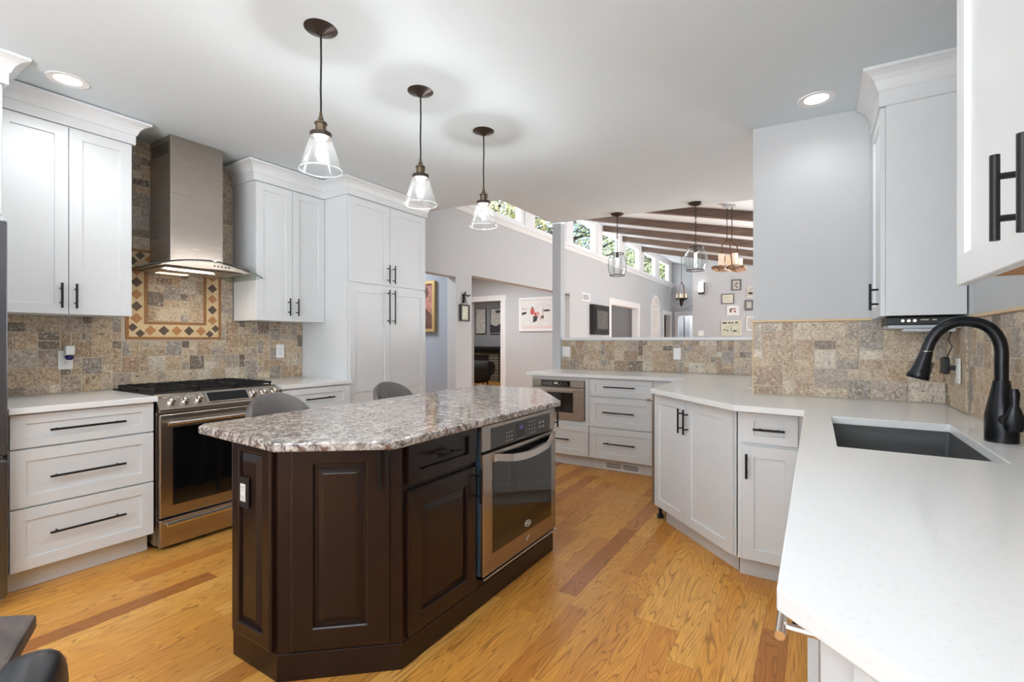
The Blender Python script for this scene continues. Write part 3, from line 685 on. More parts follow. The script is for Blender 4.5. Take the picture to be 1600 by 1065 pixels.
# angled cabinet: face from (-.939,3.294) to (-.36,2.733)
c = thing('corner_cabinet', 'white two door cabinet set at an angle under the peninsula corner', 'cabinet', (-.925, 3.308, 0), -45)
wd = math.hypot(.579, .561)
MB().prism([(-.925, 3.308), (-.355, 2.738), (-.352, 2.738), (-.352, 3.33), (-.925, 3.33)], .112, .882).build('body', 'cabinet_paint', c, inv=inv(c))
MB().prism([(-.865, 3.33), (-.352, 2.832), (-.352, 3.33)], 0, .111).build('toe_kick', 'cabinet_paint', c, inv=inv(c))
m = MB(); shaker(m, .004, .372, .118, .872); p = m.build('door', 'cabinet_paint', c); handle_mb(.345, .745, .15, 'v', -.02).build('handle', 'black_metal', p, smooth=40)
m = MB(); shaker(m, .376, wd - .004, .118, .872); p = m.build('door', 'cabinet_paint', c); handle_mb(.403, .745, .15, 'v', -.02).build('handle', 'black_metal', p, smooth=40)
# narrow drawer/door cabinet facing the camera
c = cabinet('base_cabinet', 'narrow white cabinet with small drawer next to the angled cabinet', 'cabinet', (-.345, 2.735, 0), 0, .31, .50, .112, .882,
    [('drawer', .02, .27, .715, .868, (.145, .79, .14, 'h')), ('door', .02, .27, .118, .700, (.045, .60, .125, 'v'))])
# sink run (faces -X) and camera-side clipped end
c = cabinet('sink_cabinet', 'white sink base cabinet under the long counter', 'cabinet', (.005, 2.62, 0), -90, 1.79, .54, .112, .66,
    [('door', .30, .72, .118, .655, (.68, .58, .15, 'v')), ('door', .725, 1.145, .118, .655, (.765, .58, .15, 'v')), ('door', 1.15, 1.50, .118, .655, (1.19, .58, .15, 'v'))])
MB().box(0, 1.79, 0, .02, .661, .882).box(1.55, 1.79, 0.02, .54, .661, .882).build('apron', 'cabinet_paint', c)
MB().tube([(1.40, -.055, .76), (1.735, -.055, .76)], .008, 12).tube([(1.70, -.055, .76), (1.70, .0, .76)], .007, 8).tube([(1.44, -.055, .76), (1.44, .0, .76)], .007, 8).build('handle', 'steel_bright', c, smooth=40)
c = thing('end_cabinet', 'white cabinet on the clipped counter end nearest the camera', 'cabinet', (.005, .722, 0), -45)
MB().prism([(0, 0), (.62, 0), (.62, .1), (.3, .41), (0, .09)], .112, .882).build('body', 'cabinet_paint', c)
MB().prism([(.06, .06), (.62, .06), (.62, .1), (.3, .38)], 0, .111).build('toe_kick', 'cabinet_paint', c)
m = MB(); shaker(m, .062, .55, .118, .872); p = m.build('door', 'cabinet_paint', c); handle_mb(.10, .72, .15, 'v', -.02).build('handle', 'black_metal', p, smooth=40)
# long counter with sink cut-out
OUT = [(-2.512, 4.232), (-.955, 4.232), (-.945, 3.225), (-.348, 2.618), (-.047, 2.598), (-.044, .714), (.0376, .6345), (.33, .345), (.570, .345), (.570, 2.83), (.553, 2.845), (.553, 3.238), (-.327, 3.238), (-.327, 4.944), (-2.512, 4.944)]
HOLE = [(.054, 1.766), (.430, 1.766), (.430, 2.456), (.054, 2.456)]
o = MB().prism_hole(OUT, HOLE, .884, .914).build('countertop', 'quartz', bevel=.0025); tag(o, 'long white quartz countertop wrapping from sink to half wall', 'countertop')
k = thing('sink', 'dark grey undermount composite sink in the white counter', 'sink', (.242, 2.11, .884), 0)
m = MB(); x0, x1, y0, y1, dz = -.192, .192, -.349, .349, -.21
P = [[(x0 + a, y0 + a), (x1 - a, y0 + a), (x1 - a, y1 - a), (x0 + a, y1 - a)] for a in (0, 0, .012, .05)]
zs = [-.001, -.02, dz + .03, dz]
L = [[m.vert((x, y, z)) for x, y in p] for p, z in zip(P, zs)]
for A, B in zip(L, L[1:]):
    for q in range(4): m.face([A[q], A[(q + 1) % 4], B[(q + 1) % 4], B[q]])
m.face(L[-1]); m.build('basin', 'sink_composite', k, fixn=False, bevel=.012)
MB().lathe([(0, dz + .002), (.03, dz + .002), (.045, dz + .006), (.045, dz), (0, dz)], (0, 0, 0), 24).build('drain', 'chrome', k, smooth=30)
# faucet
f = thing('kitchen_faucet', 'matte black gooseneck pull down faucet beside the sink', 'faucet', (.498, 2.127, .914), 0)
MB().lathe([(0, 0), (.041, 0), (.041, .045), (.0405, .085), (.032, .13), (.024, .17), (.0205, .195), (0, .195)], (0, 0, 0), 28).build('base', 'faucet_black', f, smooth=50)
A = [(0, .19), (0, .25), (0, .29), (-.006, .325), (-.022, .357), (-.046, .376), (-.080, .385), (-.117, .381), (-.149, .358), (-.172, .322), (-.183, .285)]
pts = []
for i in range(len(A) - 1):
    p0, p1, p2, p3 = A[max(i - 1, 0)], A[i], A[i + 1], A[min(i + 2, len(A) - 1)]
    for s_ in range(4):
        u = s_ / 4; q = [.5 * (2 * p1[j] + (p2[j] - p0[j]) * u + (2 * p0[j] - 5 * p1[j] + 4 * p2[j] - p3[j]) * u * u + (3 * p1[j] - p0[j] - 3 * p2[j] + p3[j]) * u ** 3) for j in (0, 1)]
        pts.append((q[0], 0, q[1]))
pts.append((A[-1][0], 0, A[-1][1]))
MB().tube(pts, .0175, 18).build('spout', 'faucet_black', f, smooth=50)
hd = MB().tube([(-.182, 0, .288), (-.184, 0, .282), (-.192, 0, .25), (-.201, 0, .215), (-.206, 0, .197), (-.207, 0, .193)], [.018, .0185, .0225, .029, .033, .030], 20).build('spray_head', 'faucet_black', f, smooth=50)
MB().ring((-.1825, 0, .286), .0178, .0012, 24).build('joint_ring', 'chrome', hd, smooth=60)
m = MB(); m.T = Matrix.Translation((-.176, 0, .222)) @ Matrix.Rotation(.25, 4, 'Y'); m.box(-.006, .006, -.008, .008, -.018, .028, .003); m.build('spray_button', 'black_plastic', hd)
lv = MB().tube([(.0, -.02, .075), (.0, -.065, .075)], .017, 16).build('valve', 'bronze', f, smooth=40)
m = MB(); q = [(.0, -.070, .045, .019, .010), (.0, -.071, .075, .027, .013), (.0, -.072, .10, .019, .011), (.0, -.073, .125, .010, .009), (.0, -.074, .16, .0125, .008), (.0, -.074, .175, .008, .006)]
L = []
for x, y, z, a, b_ in q: L.append([m.vert((x + .012 + a * math.cos(2 * math.pi * i / 14), y + b_ * math.sin(2 * math.pi * i / 14), z)) for i in range(14)])
for A_, B_ in zip(L, L[1:]):
    for i in range(14): m.face([A_[i], A_[(i + 1) % 14], B_[(i + 1) % 14], B_[i]])
m.face(L[0][::-1]); m.face(L[-1]); m.build('lever', 'faucet_black', f, smooth=60)
# --- right side uppers
c = cabinet('upper_cabinet', 'white upper cabinet in the corner with its plain side showing', 'cabinet', (.275, 3.238, 0), -90, .39, .283, 1.354, 2.345,
    [('door', .004, .386, 1.352, 2.335, (.30, 1.45, .13, 'v'))], toe=False)
crown(c, [(.262, 3.24), (.262, 2.848), (.56, 2.848)], 2.337, 2.507)
c = cabinet('upper_cabinet', 'white upper cabinet nearest the camera at upper right', 'cabinet', (.26, 1.305, 0), -90, .90, .31, 1.365, 2.36,
    [('door', .002, .438, 1.347, 2.35, (.388, 1.433, .118, 'v')), ('door', .442, .898, 1.347, 2.35, (.494, 1.425, .118, 'v'))], toe=False)
MB().box(.02, .88, .03, .29, 1.3605, 1.3645).build('underside', 'cabinet_inside', c)
crown(c, [(.247, 1.315), (.247, .40)], 2.34, 2.50)
# under-cabinet radio + plug
r = thing('under_cabinet_radio', 'black and grey radio mounted below the corner upper cabinet', 'radio', (.43, 2.96, 1.30), 0)
MB().box(-.145, .12, -.05, .17, .010, .048).build('housing', 'black_plastic', r, bevel=.004)
MB().box(-.14, .12, -.055, .17, -.006, .0095).build('lower_case', 'grey_plastic', r, bevel=.003)
MB().box(-.085, .10, -.07, .0, -.022, -.007).build('disc_tray', 'grey_plastic', r, bevel=.004)
m = MB()
for i in range(3): m.T = Matrix.Translation((-.085 + i * .022, -.051, .03)) @ Matrix.Rotation(math.pi / 2, 4, 'X'); m.lathe([(0, 0), (.006, 0), (.006, .004), (0, .004)], (0, 0, 0), 12)
m.T = Matrix(); m.build('buttons', 'led_glow', r)
MB().box(-.02, .01, -.0515, -.0505, .031, .036).box(.022, .038, -.0515, -.0505, .031, .036).build('display_marks', 'mark_light', r)
MB().tube([(.09, .0, .0), (.095, 0, -.03), (.085, 0, -.06), (.10, 0, -.09), (.088, .02, -.13), (.088, .03, -.146)], .0025, 6).build('cord', 'black_plastic', r)
p = thing('power_adapter', 'black plug in power adapter on the side wall outlet', 'power adapter', (.522, 2.985, 1.12), 0)
MB().box(-.028, .0, -.03, .03, -.04, .04).build('body', 'black_plastic', p, bevel=.008); MB().box(0, .034, -.015, .015, -.022, 0).build('prongs', 'black_plastic', p)
def outlet(label, cat, loc, rz, w=.07, h=.115, kind='outlet'):
    o = thing('wall_outlet' if kind == 'outlet' else 'wall_switch', label, cat, loc, rz)
    MB().box(-w / 2, w / 2, -.006, 0, -h / 2, h / 2).build('cover_plate', 'white_plastic', o, bevel=.002)
    if kind == 'outlet':
        m = MB(); m.box(-.017, .017, -.0085, -.006, -.033, .033); m.build('receptacle', 'white_plastic', o, bevel=.001)
        m = MB()
        for z in (-.018, .018):
            for x in (-.006, .006): m.box(x - .001, x + .001, -.0092, -.0086, z - .002, z + .006)
            m.box(-.002, .002, -.0092, -.0086, z - .011, z - .007)
        m.build('slots', 'black_plastic', o)
    else:
        m = MB(); n = 2 if w > .1 else 1
        for i in range(n): x = (i - (n - 1) / 2) * .046; m.box(x - .016, x + .016, -.009, -.006, -.033, .033)
        m.build('rocker', 'white_plastic', o, bevel=.001)
    return o
outlet('white outlet on tile left of the range, air freshener plugged in', 'outlet', (XL + .0145, 1.02, 1.117), 90)
outlet('white outlet on tile between range and pantry', 'outlet', (XL + .0145, 2.42, 1.147), 90)
outlet('white outlet on the side wall tile with black adapter', 'outlet', (.55, 2.945, 1.098), -90)
outlet('white double switch plate at the post end of the half wall', 'light switch', (-2.415, 4.9455, 1.112), 0, .115, .115, 'switch')
outlet('white single switch plate midway along the half wall tile', 'light switch', (-1.177, 4.9455, 1.105), 0, .07, .115, 'switch')
outlet('small white switch plate on the far gallery wall', 'light switch', (-2.69, 13.998, 1.44), 0, .15, .15, 'switch')
a = thing('air_freshener', 'white and purple plug in air freshener on the left outlet', 'air freshener', (XL + .0245, 1.03, 1.13), 90)
MB().box(-.022, .022, -.045, 0, .018, .075).build('warmer', 'white_plastic', a, bevel=.006)
MB().lathe([(0, -.012), (.012, -.012), (.022, .0), (.022, .008), (.015, .017), (0, .017)], (0, -.024, 0), 16).build('scent_bottle', 'navy_liquid', a, smooth=40)

# ================================================================== range
r = thing('gas_range', 'stainless slide in gas range with black grates', 'range', (-3.27, 1.255, 0), 90)
MB().box(0, .76, 0.0, .62, .03, .905).build('body', 'steel', r)
MB().box(.02, .74, .05, .6, 0, .03).build('plinth', 'black_plastic', r)
MB().box(0, .76, .035, .635, .906, .918).build('cooktop', 'black_iron', r, bevel=.003)
m = MB(); m.extr([(0, .04, .912), (0, .02, .916), (0, -.052, .835), (0, -.052, .815), (0, 0, .815), (0, .035, .9)], (.76, 0, 0)); m.build('control_panel', 'steel', r, bevel=.003)
import mathutils
pn = Vector((0, -.081, .072)).normalized()    # outward normal of the slanted panel
rot = Vector((0, 0, 1)).rotation_difference(pn).to_matrix().to_4x4()
for x in (.075, .15, .226, .566, .645, .72):
    m = MB(); m.T = Matrix.Translation((x, -.019, .871)) @ rot
    m.lathe([(0, 0), (.027, 0), (.027, .007), (.0225, .011), (.0205, .034), (.017, .038), (0, .038)], (0, 0, 0), 24); m.box(-.0035, .0035, -.018, .018, .037, .042)
    m.build('knob', 'chrome', r, smooth=35)
m = MB(); m.T = Matrix.Translation((.40, -.016, .875)) @ rot; m.box(-.133, .133, -.041, .041, .001, .007); m.build('display_frame', 'chrome', r, bevel=.002)
m = MB(); m.T = Matrix.Translation((.40, -.016, .875)) @ rot; m.box(-.124, .124, -.034, .034, .0072, .0085); m.build('display', 'dark_screen', r)
m = MB(); m.box(.003, .757, -.045, -.001, .196, .803); dr = m.build('oven_door', 'steel', r, bevel=.006)
MB().box(.07, .69, -.048, -.0455, .262, .722).build('window', 'black_gloss', dr)
m = MB(); m.tube([(.03, -.085, .752), (.73, -.085, .752)], .0125, 14)
for x in (.06, .70): m.tube([(x, -.044, .752), (x, -.085, .752)], .009, 8)
m.build('handle', 'steel_bright', dr, smooth=40)
m = MB(); m.box(.003, .757, -.045, -.001, .025, .185); dw = m.build('storage_drawer', 'steel', r, bevel=.006)
m = MB(); m.extr([(.03, -.046, .168), (.03, -.075, .160), (.03, -.075, .145), (.03, -.046, .148)], (.70, 0, 0)); m.build('handle', 'steel_bright', dw, bevel=.003)
for x0 in (.02, .265, .51):
    m = MB(); x1 = x0 + .235; z = .945
    for y in (.07, .60): m.box(x0, x1, y - .006, y + .006, z - .014, z)
    for x in (x0 + .006, x1 - .006): m.box(x - .006, x + .006, .07, .60, z - .014, z)
    for x in (x0 + .06, x0 + .1175, x0 + .175): m.box(x - .004, x + .004, .07, .60, z - .012, z + .002)
    for y in (.20, .335, .47): m.box(x0, x1, y - .004, y + .004, z - .012, z + .002)
    for x in (x0 + .006, x1 - .006):
        for y in (.075, .335, .595): m.box(x - .005, x + .005, y - .005, y + .005, .918, z - .01)
    m.build('grate', 'black_iron', r)
for x, y, q in ((.14, .2, .04), (.14, .47, .035), (.38, .335, .05), (.625, .2, .045), (.625, .47, .032)):
    MB().lathe([(0, .918), (q + .012, .918), (q + .01, .924), (q, .925), (q, .932), (0, .932)], (x, y, 0), 20).build('burner', 'black_iron', r, smooth=40)
# ================================================================== range hood
h = thing('range_hood', 'stainless chimney range hood with curved glass canopy', 'range hood', (-3.92, 1.63, 1.66), 90)
MB().box(-.166, .166, -.32, -.018, .52, ceilz(-3.7) - 1.66 - .002).build('upper_chimney', 'steel', h, bevel=.003)
m = MB(); m.box(-.166, .166, -.322, -.018, .10, .525); p = m.build('lower_chimney', 'steel', h, bevel=.003)
m = MB()
for k in range(8): m.box(-.1675, -.1665, -.28 + k * .03, -.272 + k * .03, .82, .90)
m.build('vent_slots', 'black_plastic', h)
MB().box(-.03, .022, -.3235, -.3225, .20, .2045).build('maker_mark', 'mark_light', h)
# curved body: arc in the x-z plane
def arcz(x, top, drop, half): return top - drop * (x / half) ** 2
m = MB(); N = 24; hw = .275; L0 = []
for i in range(N + 1):
    x = -hw + 2 * hw * i / N; yf = -.452 - .055 * (1 - (x / .385) ** 2); zt = arcz(x, .100, .075, .385); zb = min(.056, zt - .002)
    L0.append([m.vert((x, yf, zt)), m.vert((x, -.018, zt)), m.vert((x, -.018, zb)), m.vert((x, yf, zb))])
for A, B in zip(L0, L0[1:]):
    for q in range(4): m.face([A[q], A[(q + 1) % 4], B[(q + 1) % 4], B[q]])
m.face(L0[0]); m.face(L0[-1][::-1]); m.build('hood_body', 'steel', h, smooth=40)
m = MB(); N = 32; hw = .374; L0 = []
for i in range(N + 1):
    x = -hw + 2 * hw * i / N; yf = -.47 - .06 * (1 - (x / hw) ** 2); z = arcz(x, .102, .075, .385)
    L0.append([m.vert((x, yf, z)), m.vert((x, yf, z + .007)), m.vert((x, -.018, z + .007)), m.vert((x, -.018, z))])
for A, B in zip(L0, L0[1:]):
    for q in range(4): m.face([A[q], A[(q + 1) % 4], B[(q + 1) % 4], B[q]])
m.face(L0[0]); m.face(L0[-1][::-1]); m.build('glass_canopy', 'hood_glass', h, smooth=40)
m = MB()
for i in range(N):
    x0, x1 = -hw + 2 * hw * i / N, -hw + 2 * hw * (i + 1) / N
    a = [(x, -.473 - .06 * (1 - (x / hw) ** 2), arcz(x, .102, .075, .385)) for x in (x0, x1)]
    m.poly([a[0], a[1], (a[1][0], a[1][1], a[1][2] + .007), (a[0][0], a[0][1], a[0][2] + .007)])
m.build('glass_edge', 'black_gloss', h)
m = MB(); m.box(-.24, .24, -.43, -.05, .044, .0555); m.build('filter', 'steel', h, bevel=.004)
MB().box(-.16, .02, -.15, -.08, .041, .0435).build('lamp_lens', 'hood_glow', h)
m = MB()
for i in range(5): m.T = Matrix.Translation((.02 + i * .024, -.5075 + .0008 * i, .077)) @ Matrix.Rotation(math.pi / 2, 4, 'X'); m.lathe([(0, 0), (.006, 0), (.005, .004), (0, .004)], (0, 0, 0), 12)
m.T = Matrix(); m.build('buttons', 'black_plastic', h)
area('hood_lamp', (-3.66, 1.60, 1.68), (0, -25, 0), .12, .3, 1.4, (1, .88, .70))

# ================================================================== island
IS = thing('kitchen_island', 'dark espresso wood island with raised panels', 'kitchen island', (-1.62, 1.9, 0), 0); IV = inv(IS)
P0, P1, P2, P3, P4, P5 = (-1.94, 1.012), (-1.647, 1.012), (-1.318, 1.303), (-1.318, 2.52), (-1.63, 2.80), (-1.94, 2.80)
m = MB(); m.prism([P0, P1, P2, (-1.318, 1.762), (-1.86, 1.762), (-1.86, 2.49), (-1.318, 2.49), P3, P4, P5], .10, .884)
m.box(-1.86, -1.319, 1.762, 2.49, .10, .14).build('body', 'espresso_wood', IS, inv=IV)
m = MB(); e = .004; m.prism([(P0[0] - e, P0[1] - e), (P1[0] + e * .4, P1[1] - e), (P2[0] + e, P2[1] - e * .4), (P3[0] + e, P3[1] + e * .4), (P4[0] + e * .4, P4[1] + e), (P5[0] - e, P5[1] + e)], 0, .10)
m.build('plinth', 'espresso_wood', IS, inv=IV, bevel=.003)
def face_T(a, b_):
    dx, dy = b_[0] - a[0], b_[1] - a[1]; return Matrix.Translation((a[0], a[1], 0)) @ Matrix.Rotation(math.atan2(dy, dx), 4, 'Z'), math.hypot(dx, dy)
def ipanel(name, a, b_, u0, u1, z0, z1, fw=.06, hd=None, fn=None):
    T, w = face_T(a, b_); m = MB(); m.T = T
    (fn or raised)(m, u0, u1, z0, z1, fw=fw) if fn is None else fn(m, u0, u1, z0, z1)
    o = m.build(name, 'espresso_wood', IS, inv=IV)
    if hd:
        m = handle_mb(*hd, -.02); m.v = [tuple(T @ Vector(p)) for p in m.v]; m.build('handle', 'black_metal', o, smooth=40, inv=IV)
    return o
ipanel('end_panel', P0, P1, .012, .278, .108, .872, fw=.058)
wch = math.hypot(P2[0] - P1[0], P2[1] - P1[1])
ipanel('door', P1, P2, .045, wch - .045, .112, .868, fw=.085, hd=(wch - .075, .765, .15, 'v'))
ipanel('drawer', P2, P3, .018, .448, .69, .862, hd=(.225, .775, .14, 'h'), fn=lambda m, a, b_, c_, d_: shaker(m, a, b_, c_, d_, .06, .012))
ipanel('door', P2, P3, .018, .448, .112, .668, fw=.075, hd=(.43, .585, .15, 'v'))
ipanel('door', P3, P4, .03, .39, .112, .868, fw=.07, hd=(.045, .79, .15, 'v'))
TOP = [(-1.97, .895), (-1.44, .87), (-1.145, 1.10), (-1.163, 2.32), (-1.58, 2.85), (-2.08, 2.85), (-2.04, 2.2), (-2.02, 1.5), (-2.01, .93)]
o = MB().prism(TOP, .884, .9145).build('countertop', 'granite', bevel=.006); tag(o, 'speckled grey and brown granite top on the island', 'countertop')
b = outlet('white outlet on dark plate at the island end', 'outlet', (-1.822, .9885, .665), 0, .07, .115)
for ch in b.children:
    if ch.name.startswith('cover_plate'): ch.data.materials[0] = M['black_plastic']; ch['label'] = 'dark cover plate'
# oven in the island (faces +X)
v = thing('wall_oven', 'stainless single oven built into the island side', 'oven', (-1.318, 1.768, 0), 90)
MB().box(0, .716, .0, .52, .142, .86).build('body', 'black_plastic', v)
MB().box(-.004, .006, -.025, .0, .16, .82).build('side_rail', 'oven_side_blue', v)
m = MB(); m.box(0, .07, -.034, -.001, .728, .842).box(.656, .716, -.034, -.001, .728, .842).box(.07, .656, -.034, -.001, .828, .842).box(.07, .656, -.03, -.001, .728, .828); m.build('control_frame', 'steel', v)
MB().box(.071, .655, -.0355, -.0305, .729, .826).build('control_panel', 'panel_grey_glass', v)
MB().box(.30, .375, -.037, -.036, .742, .815).build('display', 'dark_screen', v); MB().box(.325, .355, -.0375, -.0371, .785, .803).build('clock', 'clock_glow', v)
m = MB()
for i in range(3):
    for j in range(4): m.box(.42 + i * .028, .428 + i * .028, -.0365, -.0358, .745 + j * .02, .751 + j * .02)
for i in range(2):
    for j in range(2): m.box(.53 + i * .035, .545 + i * .035, -.0365, -.0358, .76 + j * .024, .768 + j * .024)
for i in range(3):
    for j in range(3): m.box(.20 + i * .024, .209 + i * .024, -.0365, -.0358, .742 + j * .02, .747 + j * .02)
for i in range(4): m.box(.302 + i * .019, .311 + i * .019, -.0375, -.037, .735, .739)
m.build('keypad', 'mark_light', v)
m = MB(); m.box(0, .716, -.042, -.001, .158, .716); dr = m.build('oven_door', 'steel', v, bevel=.004)
MB().box(.075, .655, -.0445, -.0425, .245, .70).build('window', 'black_gloss', dr)
# bowed handle: ends high, middle lower
m = MB(); N = 20; L = []
for i in range(N + 1):
    u = i / N; x = .075 + .58 * u; s_ = math.sin(math.pi * u); z = .672 - .034 * s_ + .004; yy = -.052 - .040 * min(1, s_ * 1.8)
    L.append([m.vert((x, yy, z)), m.vert((x, yy, z + .034)), m.vert((x, yy + .010, z + .036)), m.vert((x, yy + .010, z - .002))])
for A, B in zip(L, L[1:]):
    for q in range(4): m.face([A[q], A[(q + 1) % 4], B[(q + 1) % 4], B[q]])
m.face(L[0]); m.face(L[-1][::-1])
m.box(.072, .09, -.056, -.043, .672, .706).box(.64, .658, -.056, -.043, .672, .706); m.build('handle', 'steel_bright', dr, smooth=40)
bd = MB(); bd.ring((.39, -.046, .285), .026, .0035, 28, 'y', 6, .55); bd.box(.375, .405, -.0465, -.0455, .281, .289); bd.build('oval_badge', 'mark_light', dr)
MB().tube([(.385, -.0435, .195), (.392, -.0435, .207), (.405, -.0435, .218)], .0035, 6).build('door_mark', 'mark_light', dr)
MB().box(0, .716, -.046, -.001, .143, .152).build('bottom_trim', 'chrome', v, bevel=.002)

# ================================================================== stools
def make_stool(label):
    t = thing('counter_stool', label, 'stool', (-2.35, 1.43, 0), 90, 'counter stools at the island')
    MB().box(-.2, .2, -.37, -.02, .60, .665, .02).build('seat', 'leather', t, bevel=.012)
    m = MB(); N = 28; Rr = .235; th = .032; L = []
    for i in range(N + 1):
        a = math.radians(-70 + 140 * i / N); e = abs(-1 + 2 * i / N); top = .70 + .265 * (max(0, 1 - e ** 2.3)) ** .55
        cx, cy = 0, -.20; col = []
        for rr in (Rr, Rr + th):
            for z in (.62, (top + .62) / 2, top - (.012 if rr == Rr else .012), ): col.append((cx + rr * math.sin(a) * .82, cy + rr * math.cos(a), z))
        inn, outr = col[:3], col[3:]; tp = (cx + (Rr + th / 2) * math.sin(a) * .82, cy + (Rr + th / 2) * math.cos(a), top)
        L.append([m.vert(p) for p in inn + [tp] + outr[::-1]])
    for A, B in zip(L, L[1:]):
        for q in range(7): m.face([A[q], A[(q + 1) % 7], B[(q + 1) % 7], B[q]])
    m.face(L[0]); m.face(L[-1][::-1]); m.build('backrest', 'leather', t, smooth=60)
    for x in (-.17, .17):
        for y in (-.34, -.05): MB().tube([(x * 1.1, y * 1.03, 0), (x * .9, y, .60)], [.012, .017], 10).build('leg', 'table_wood', t, smooth=40)
    m = MB()
    for x in (-.17, .17): m.tube([(x * 1.03, -.345, .22), (x * 1.03, -.05, .22)], .008, 8)
    for y in (-.345, -.05): m.tube([(-.175, y, .22), (.175, y, .22)], .008, 8)
    m.build('footrest', 'black_metal', t, smooth=40)
    return t
st = make_stool('grey brown leather counter stool at the island, nearer the range')
dup(st, (-2.35, 2.22, 0), 90, 'grey brown leather counter stool at the island, nearer the pantry')

# ================================================================== pendants and ceiling lights
def bulb_mb(c, sc=1.0):
    return MB().lathe([(0, -.075 * sc), (.012 * sc, -.072 * sc), (.0165 * sc, -.055 * sc), (.0165 * sc, -.02 * sc), (.011 * sc, 0), (0, 0)], c, 16)
PX, PZ = -1.77, 0
def make_pendant(label):
    zc = ceilz(PX) + .0; t = thing('pendant_light', label, 'pendant light', (PX, 1.28, 0), 0, 'glass cone pendants over the island')
    MB().lathe([(0, zc - .03), (.012, zc - .028), (.03, zc - .016), (.055, zc - .006), (.068, zc - .001), (.068, zc + .004), (0, zc + .004)], (0, 0, 0), 32).build('canopy', 'bronze', t, smooth=50)
    MB().tube([(0, 0, zc - .02), (0.002, 0, 2.42), (-.001, 0, 2.30), (.001, 0, 2.24), (0, 0, 2.19)], .0042, 8).build('cord', 'black_plastic', t, smooth=50)
    sk = MB().lathe([(0, 2.20), (.006, 2.20), (.007, 2.185), (.011, 2.178), (.011, 2.17), (.019, 2.162), (.026, 2.156), (.026, 2.151), (.022, 2.149), (.022, 2.12), (.026, 2.118), (.026, 2.112), (0, 2.112)], (0, 0, 0), 24).build('socket', 'antique_brass', t, smooth=40)
    MB().tube([(.025, 0, 2.135), (.035, 0, 2.135)], .003, 8).build('thumb_screw', 'antique_brass', sk)
    MB().lathe([(.02, 2.118), (.044, 2.112), (.045, 2.094), (.042, 2.094), (.040, 2.108), (.02, 2.112)], (0, 0, 0), 28, True).build('collar', 'bronze', t, smooth=40)
    MB().lathe([(0.014, 2.108), (.03, 2.100), (.02, 2.085), (.014, 2.085), (0.0, 2.085)], (0, 0, 0), 20).build('bulb_holder', 'bulb_socket', t, smooth=40)
    MB().lathe([(.040, 2.105), (.087, 1.955), (.0855, 1.955), (.0385, 2.105)], (0, 0, 0), 36, True).build('glass_shade', 'clear_glass', t, smooth=30)
    MB().ring((0, 0, 1.956), .0862, .0022, 40).build('glass_rim', 'glass_rim', t, smooth=60)
    bl = bulb_mb((0, 0, 2.085), 1.35).build('bulb', 'clear_glass', t, smooth=60); MB().lathe([(0, -.088), (.009, -.085), (.011, -.05), (.009, -.018), (0, -.015)], (0, 0, 2.085), 14).build('filament', 'bulb_glow', bl, smooth=60)
    return t
pd = make_pendant('glass cone pendant over the island end nearest the camera')
dup(pd, (PX, 1.885, 0), 0, 'glass cone pendant, middle of the row above the island'); dup(pd, (PX, 2.455, 0), 0, 'glass cone pendant over the island end nearest the half wall')
for y in (1.28, 1.885, 2.455): point('pendant_glow', (PX, y, 2.03), 15, (1, .99, .98), .019)
def can(label, x, y):
    z = ceilz(x); t = thing('recessed_light', label, 'recessed light', (x, y, z), 0)
    MB().lathe([(.056, -.001), (.085, -.004), (.088, .004), (.056, .004)], (0, 0, 0), 36, True).build('trim_ring', 'trim_paint', t, smooth=40)
    MB().lathe([(0, -.0015), (.056, -.0015), (.056, .004), (0, .004)], (0, 0, 0), 32).build('lens', 'can_glow', t)
can('round recessed light above the upper cabinet left of the hood', *CANS[0]); can('round recessed light above the grey wall stub by the sink', *CANS[1])
can('added unseen recessed light brightening the open floor in front of the island', *CANS[2]); can('round recessed light above the long sink counter', *CANS[3])
def make_jar(label, x, y, zt, zb, R):
    zc = ceilz(x); t = thing('jar_pendant', label, 'pendant light', (x, y, 0), 0, 'wire caged jar pendants over the half wall')
    MB().lathe([(0, zc - .035), (.014, zc - .03), (.04, zc - .022), (.066, zc - .008), (.07, zc + .003), (0, zc + .003)], (0, 0, 0), 28).build('canopy', 'bronze', t, smooth=50)
    m = MB(); z = zc - .03
    while z > zt + .01: m.ring((0, 0, z - .012), .008, .002, 10, 'x' if int(z * 50) % 2 else 'y', 5); z -= .02
    m.tube([(0, 0, zc - .03), (0, 0, zt)], .0025, 6); m.build('chain', 'black_iron', t)
    MB().lathe([(0, zt + .01), (.016, zt + .005), (.018, zt - .05), (0, zt - .05)], (0, 0, 0), 16).build('socket', 'bronze', t, smooth=40)
    hh = zt - zb; pr = [(.66 * R, 0), (.68 * R, -.08 * hh), (.90 * R, -.26 * hh), (R, -.48 * hh), (.96 * R, -.72 * hh), (.74 * R, -hh)]
    MB().lathe([(r_, zt + q) for r_, q in pr] + [(r_ - .002, zt + q) for r_, q in pr[::-1]], (0, 0, 0), 32, True).build('glass_jar', 'clear_glass', t, smooth=60)
    m = MB(); m.ring((0, 0, zt - .01), .69 * R, .004, 32); m.ring((0, 0, zb + .004), .77 * R, .0045, 32)
    for k in range(8):
        a = k * math.pi / 4; m.tube([((r_ + .003) * math.cos(a), (r_ + .003) * math.sin(a), zt + q) for r_, q in pr], .0013, 5)
    m.build('wire_cage', 'bronze', t)
    bl = bulb_mb((0, 0, zt - .05), 1.2).build('bulb', 'clear_glass', t, smooth=60); MB().lathe([(0, -.078), (.009, -.075), (.011, -.045), (.009, -.018), (0, -.015)], (0, 0, zt - .05), 14).build('filament', 'bulb_glow', bl, smooth=60)
    return t
make_jar('wire caged glass jar pendant over the half wall, nearer the post', -1.75, 4.80, 2.15, 1.91, .098)
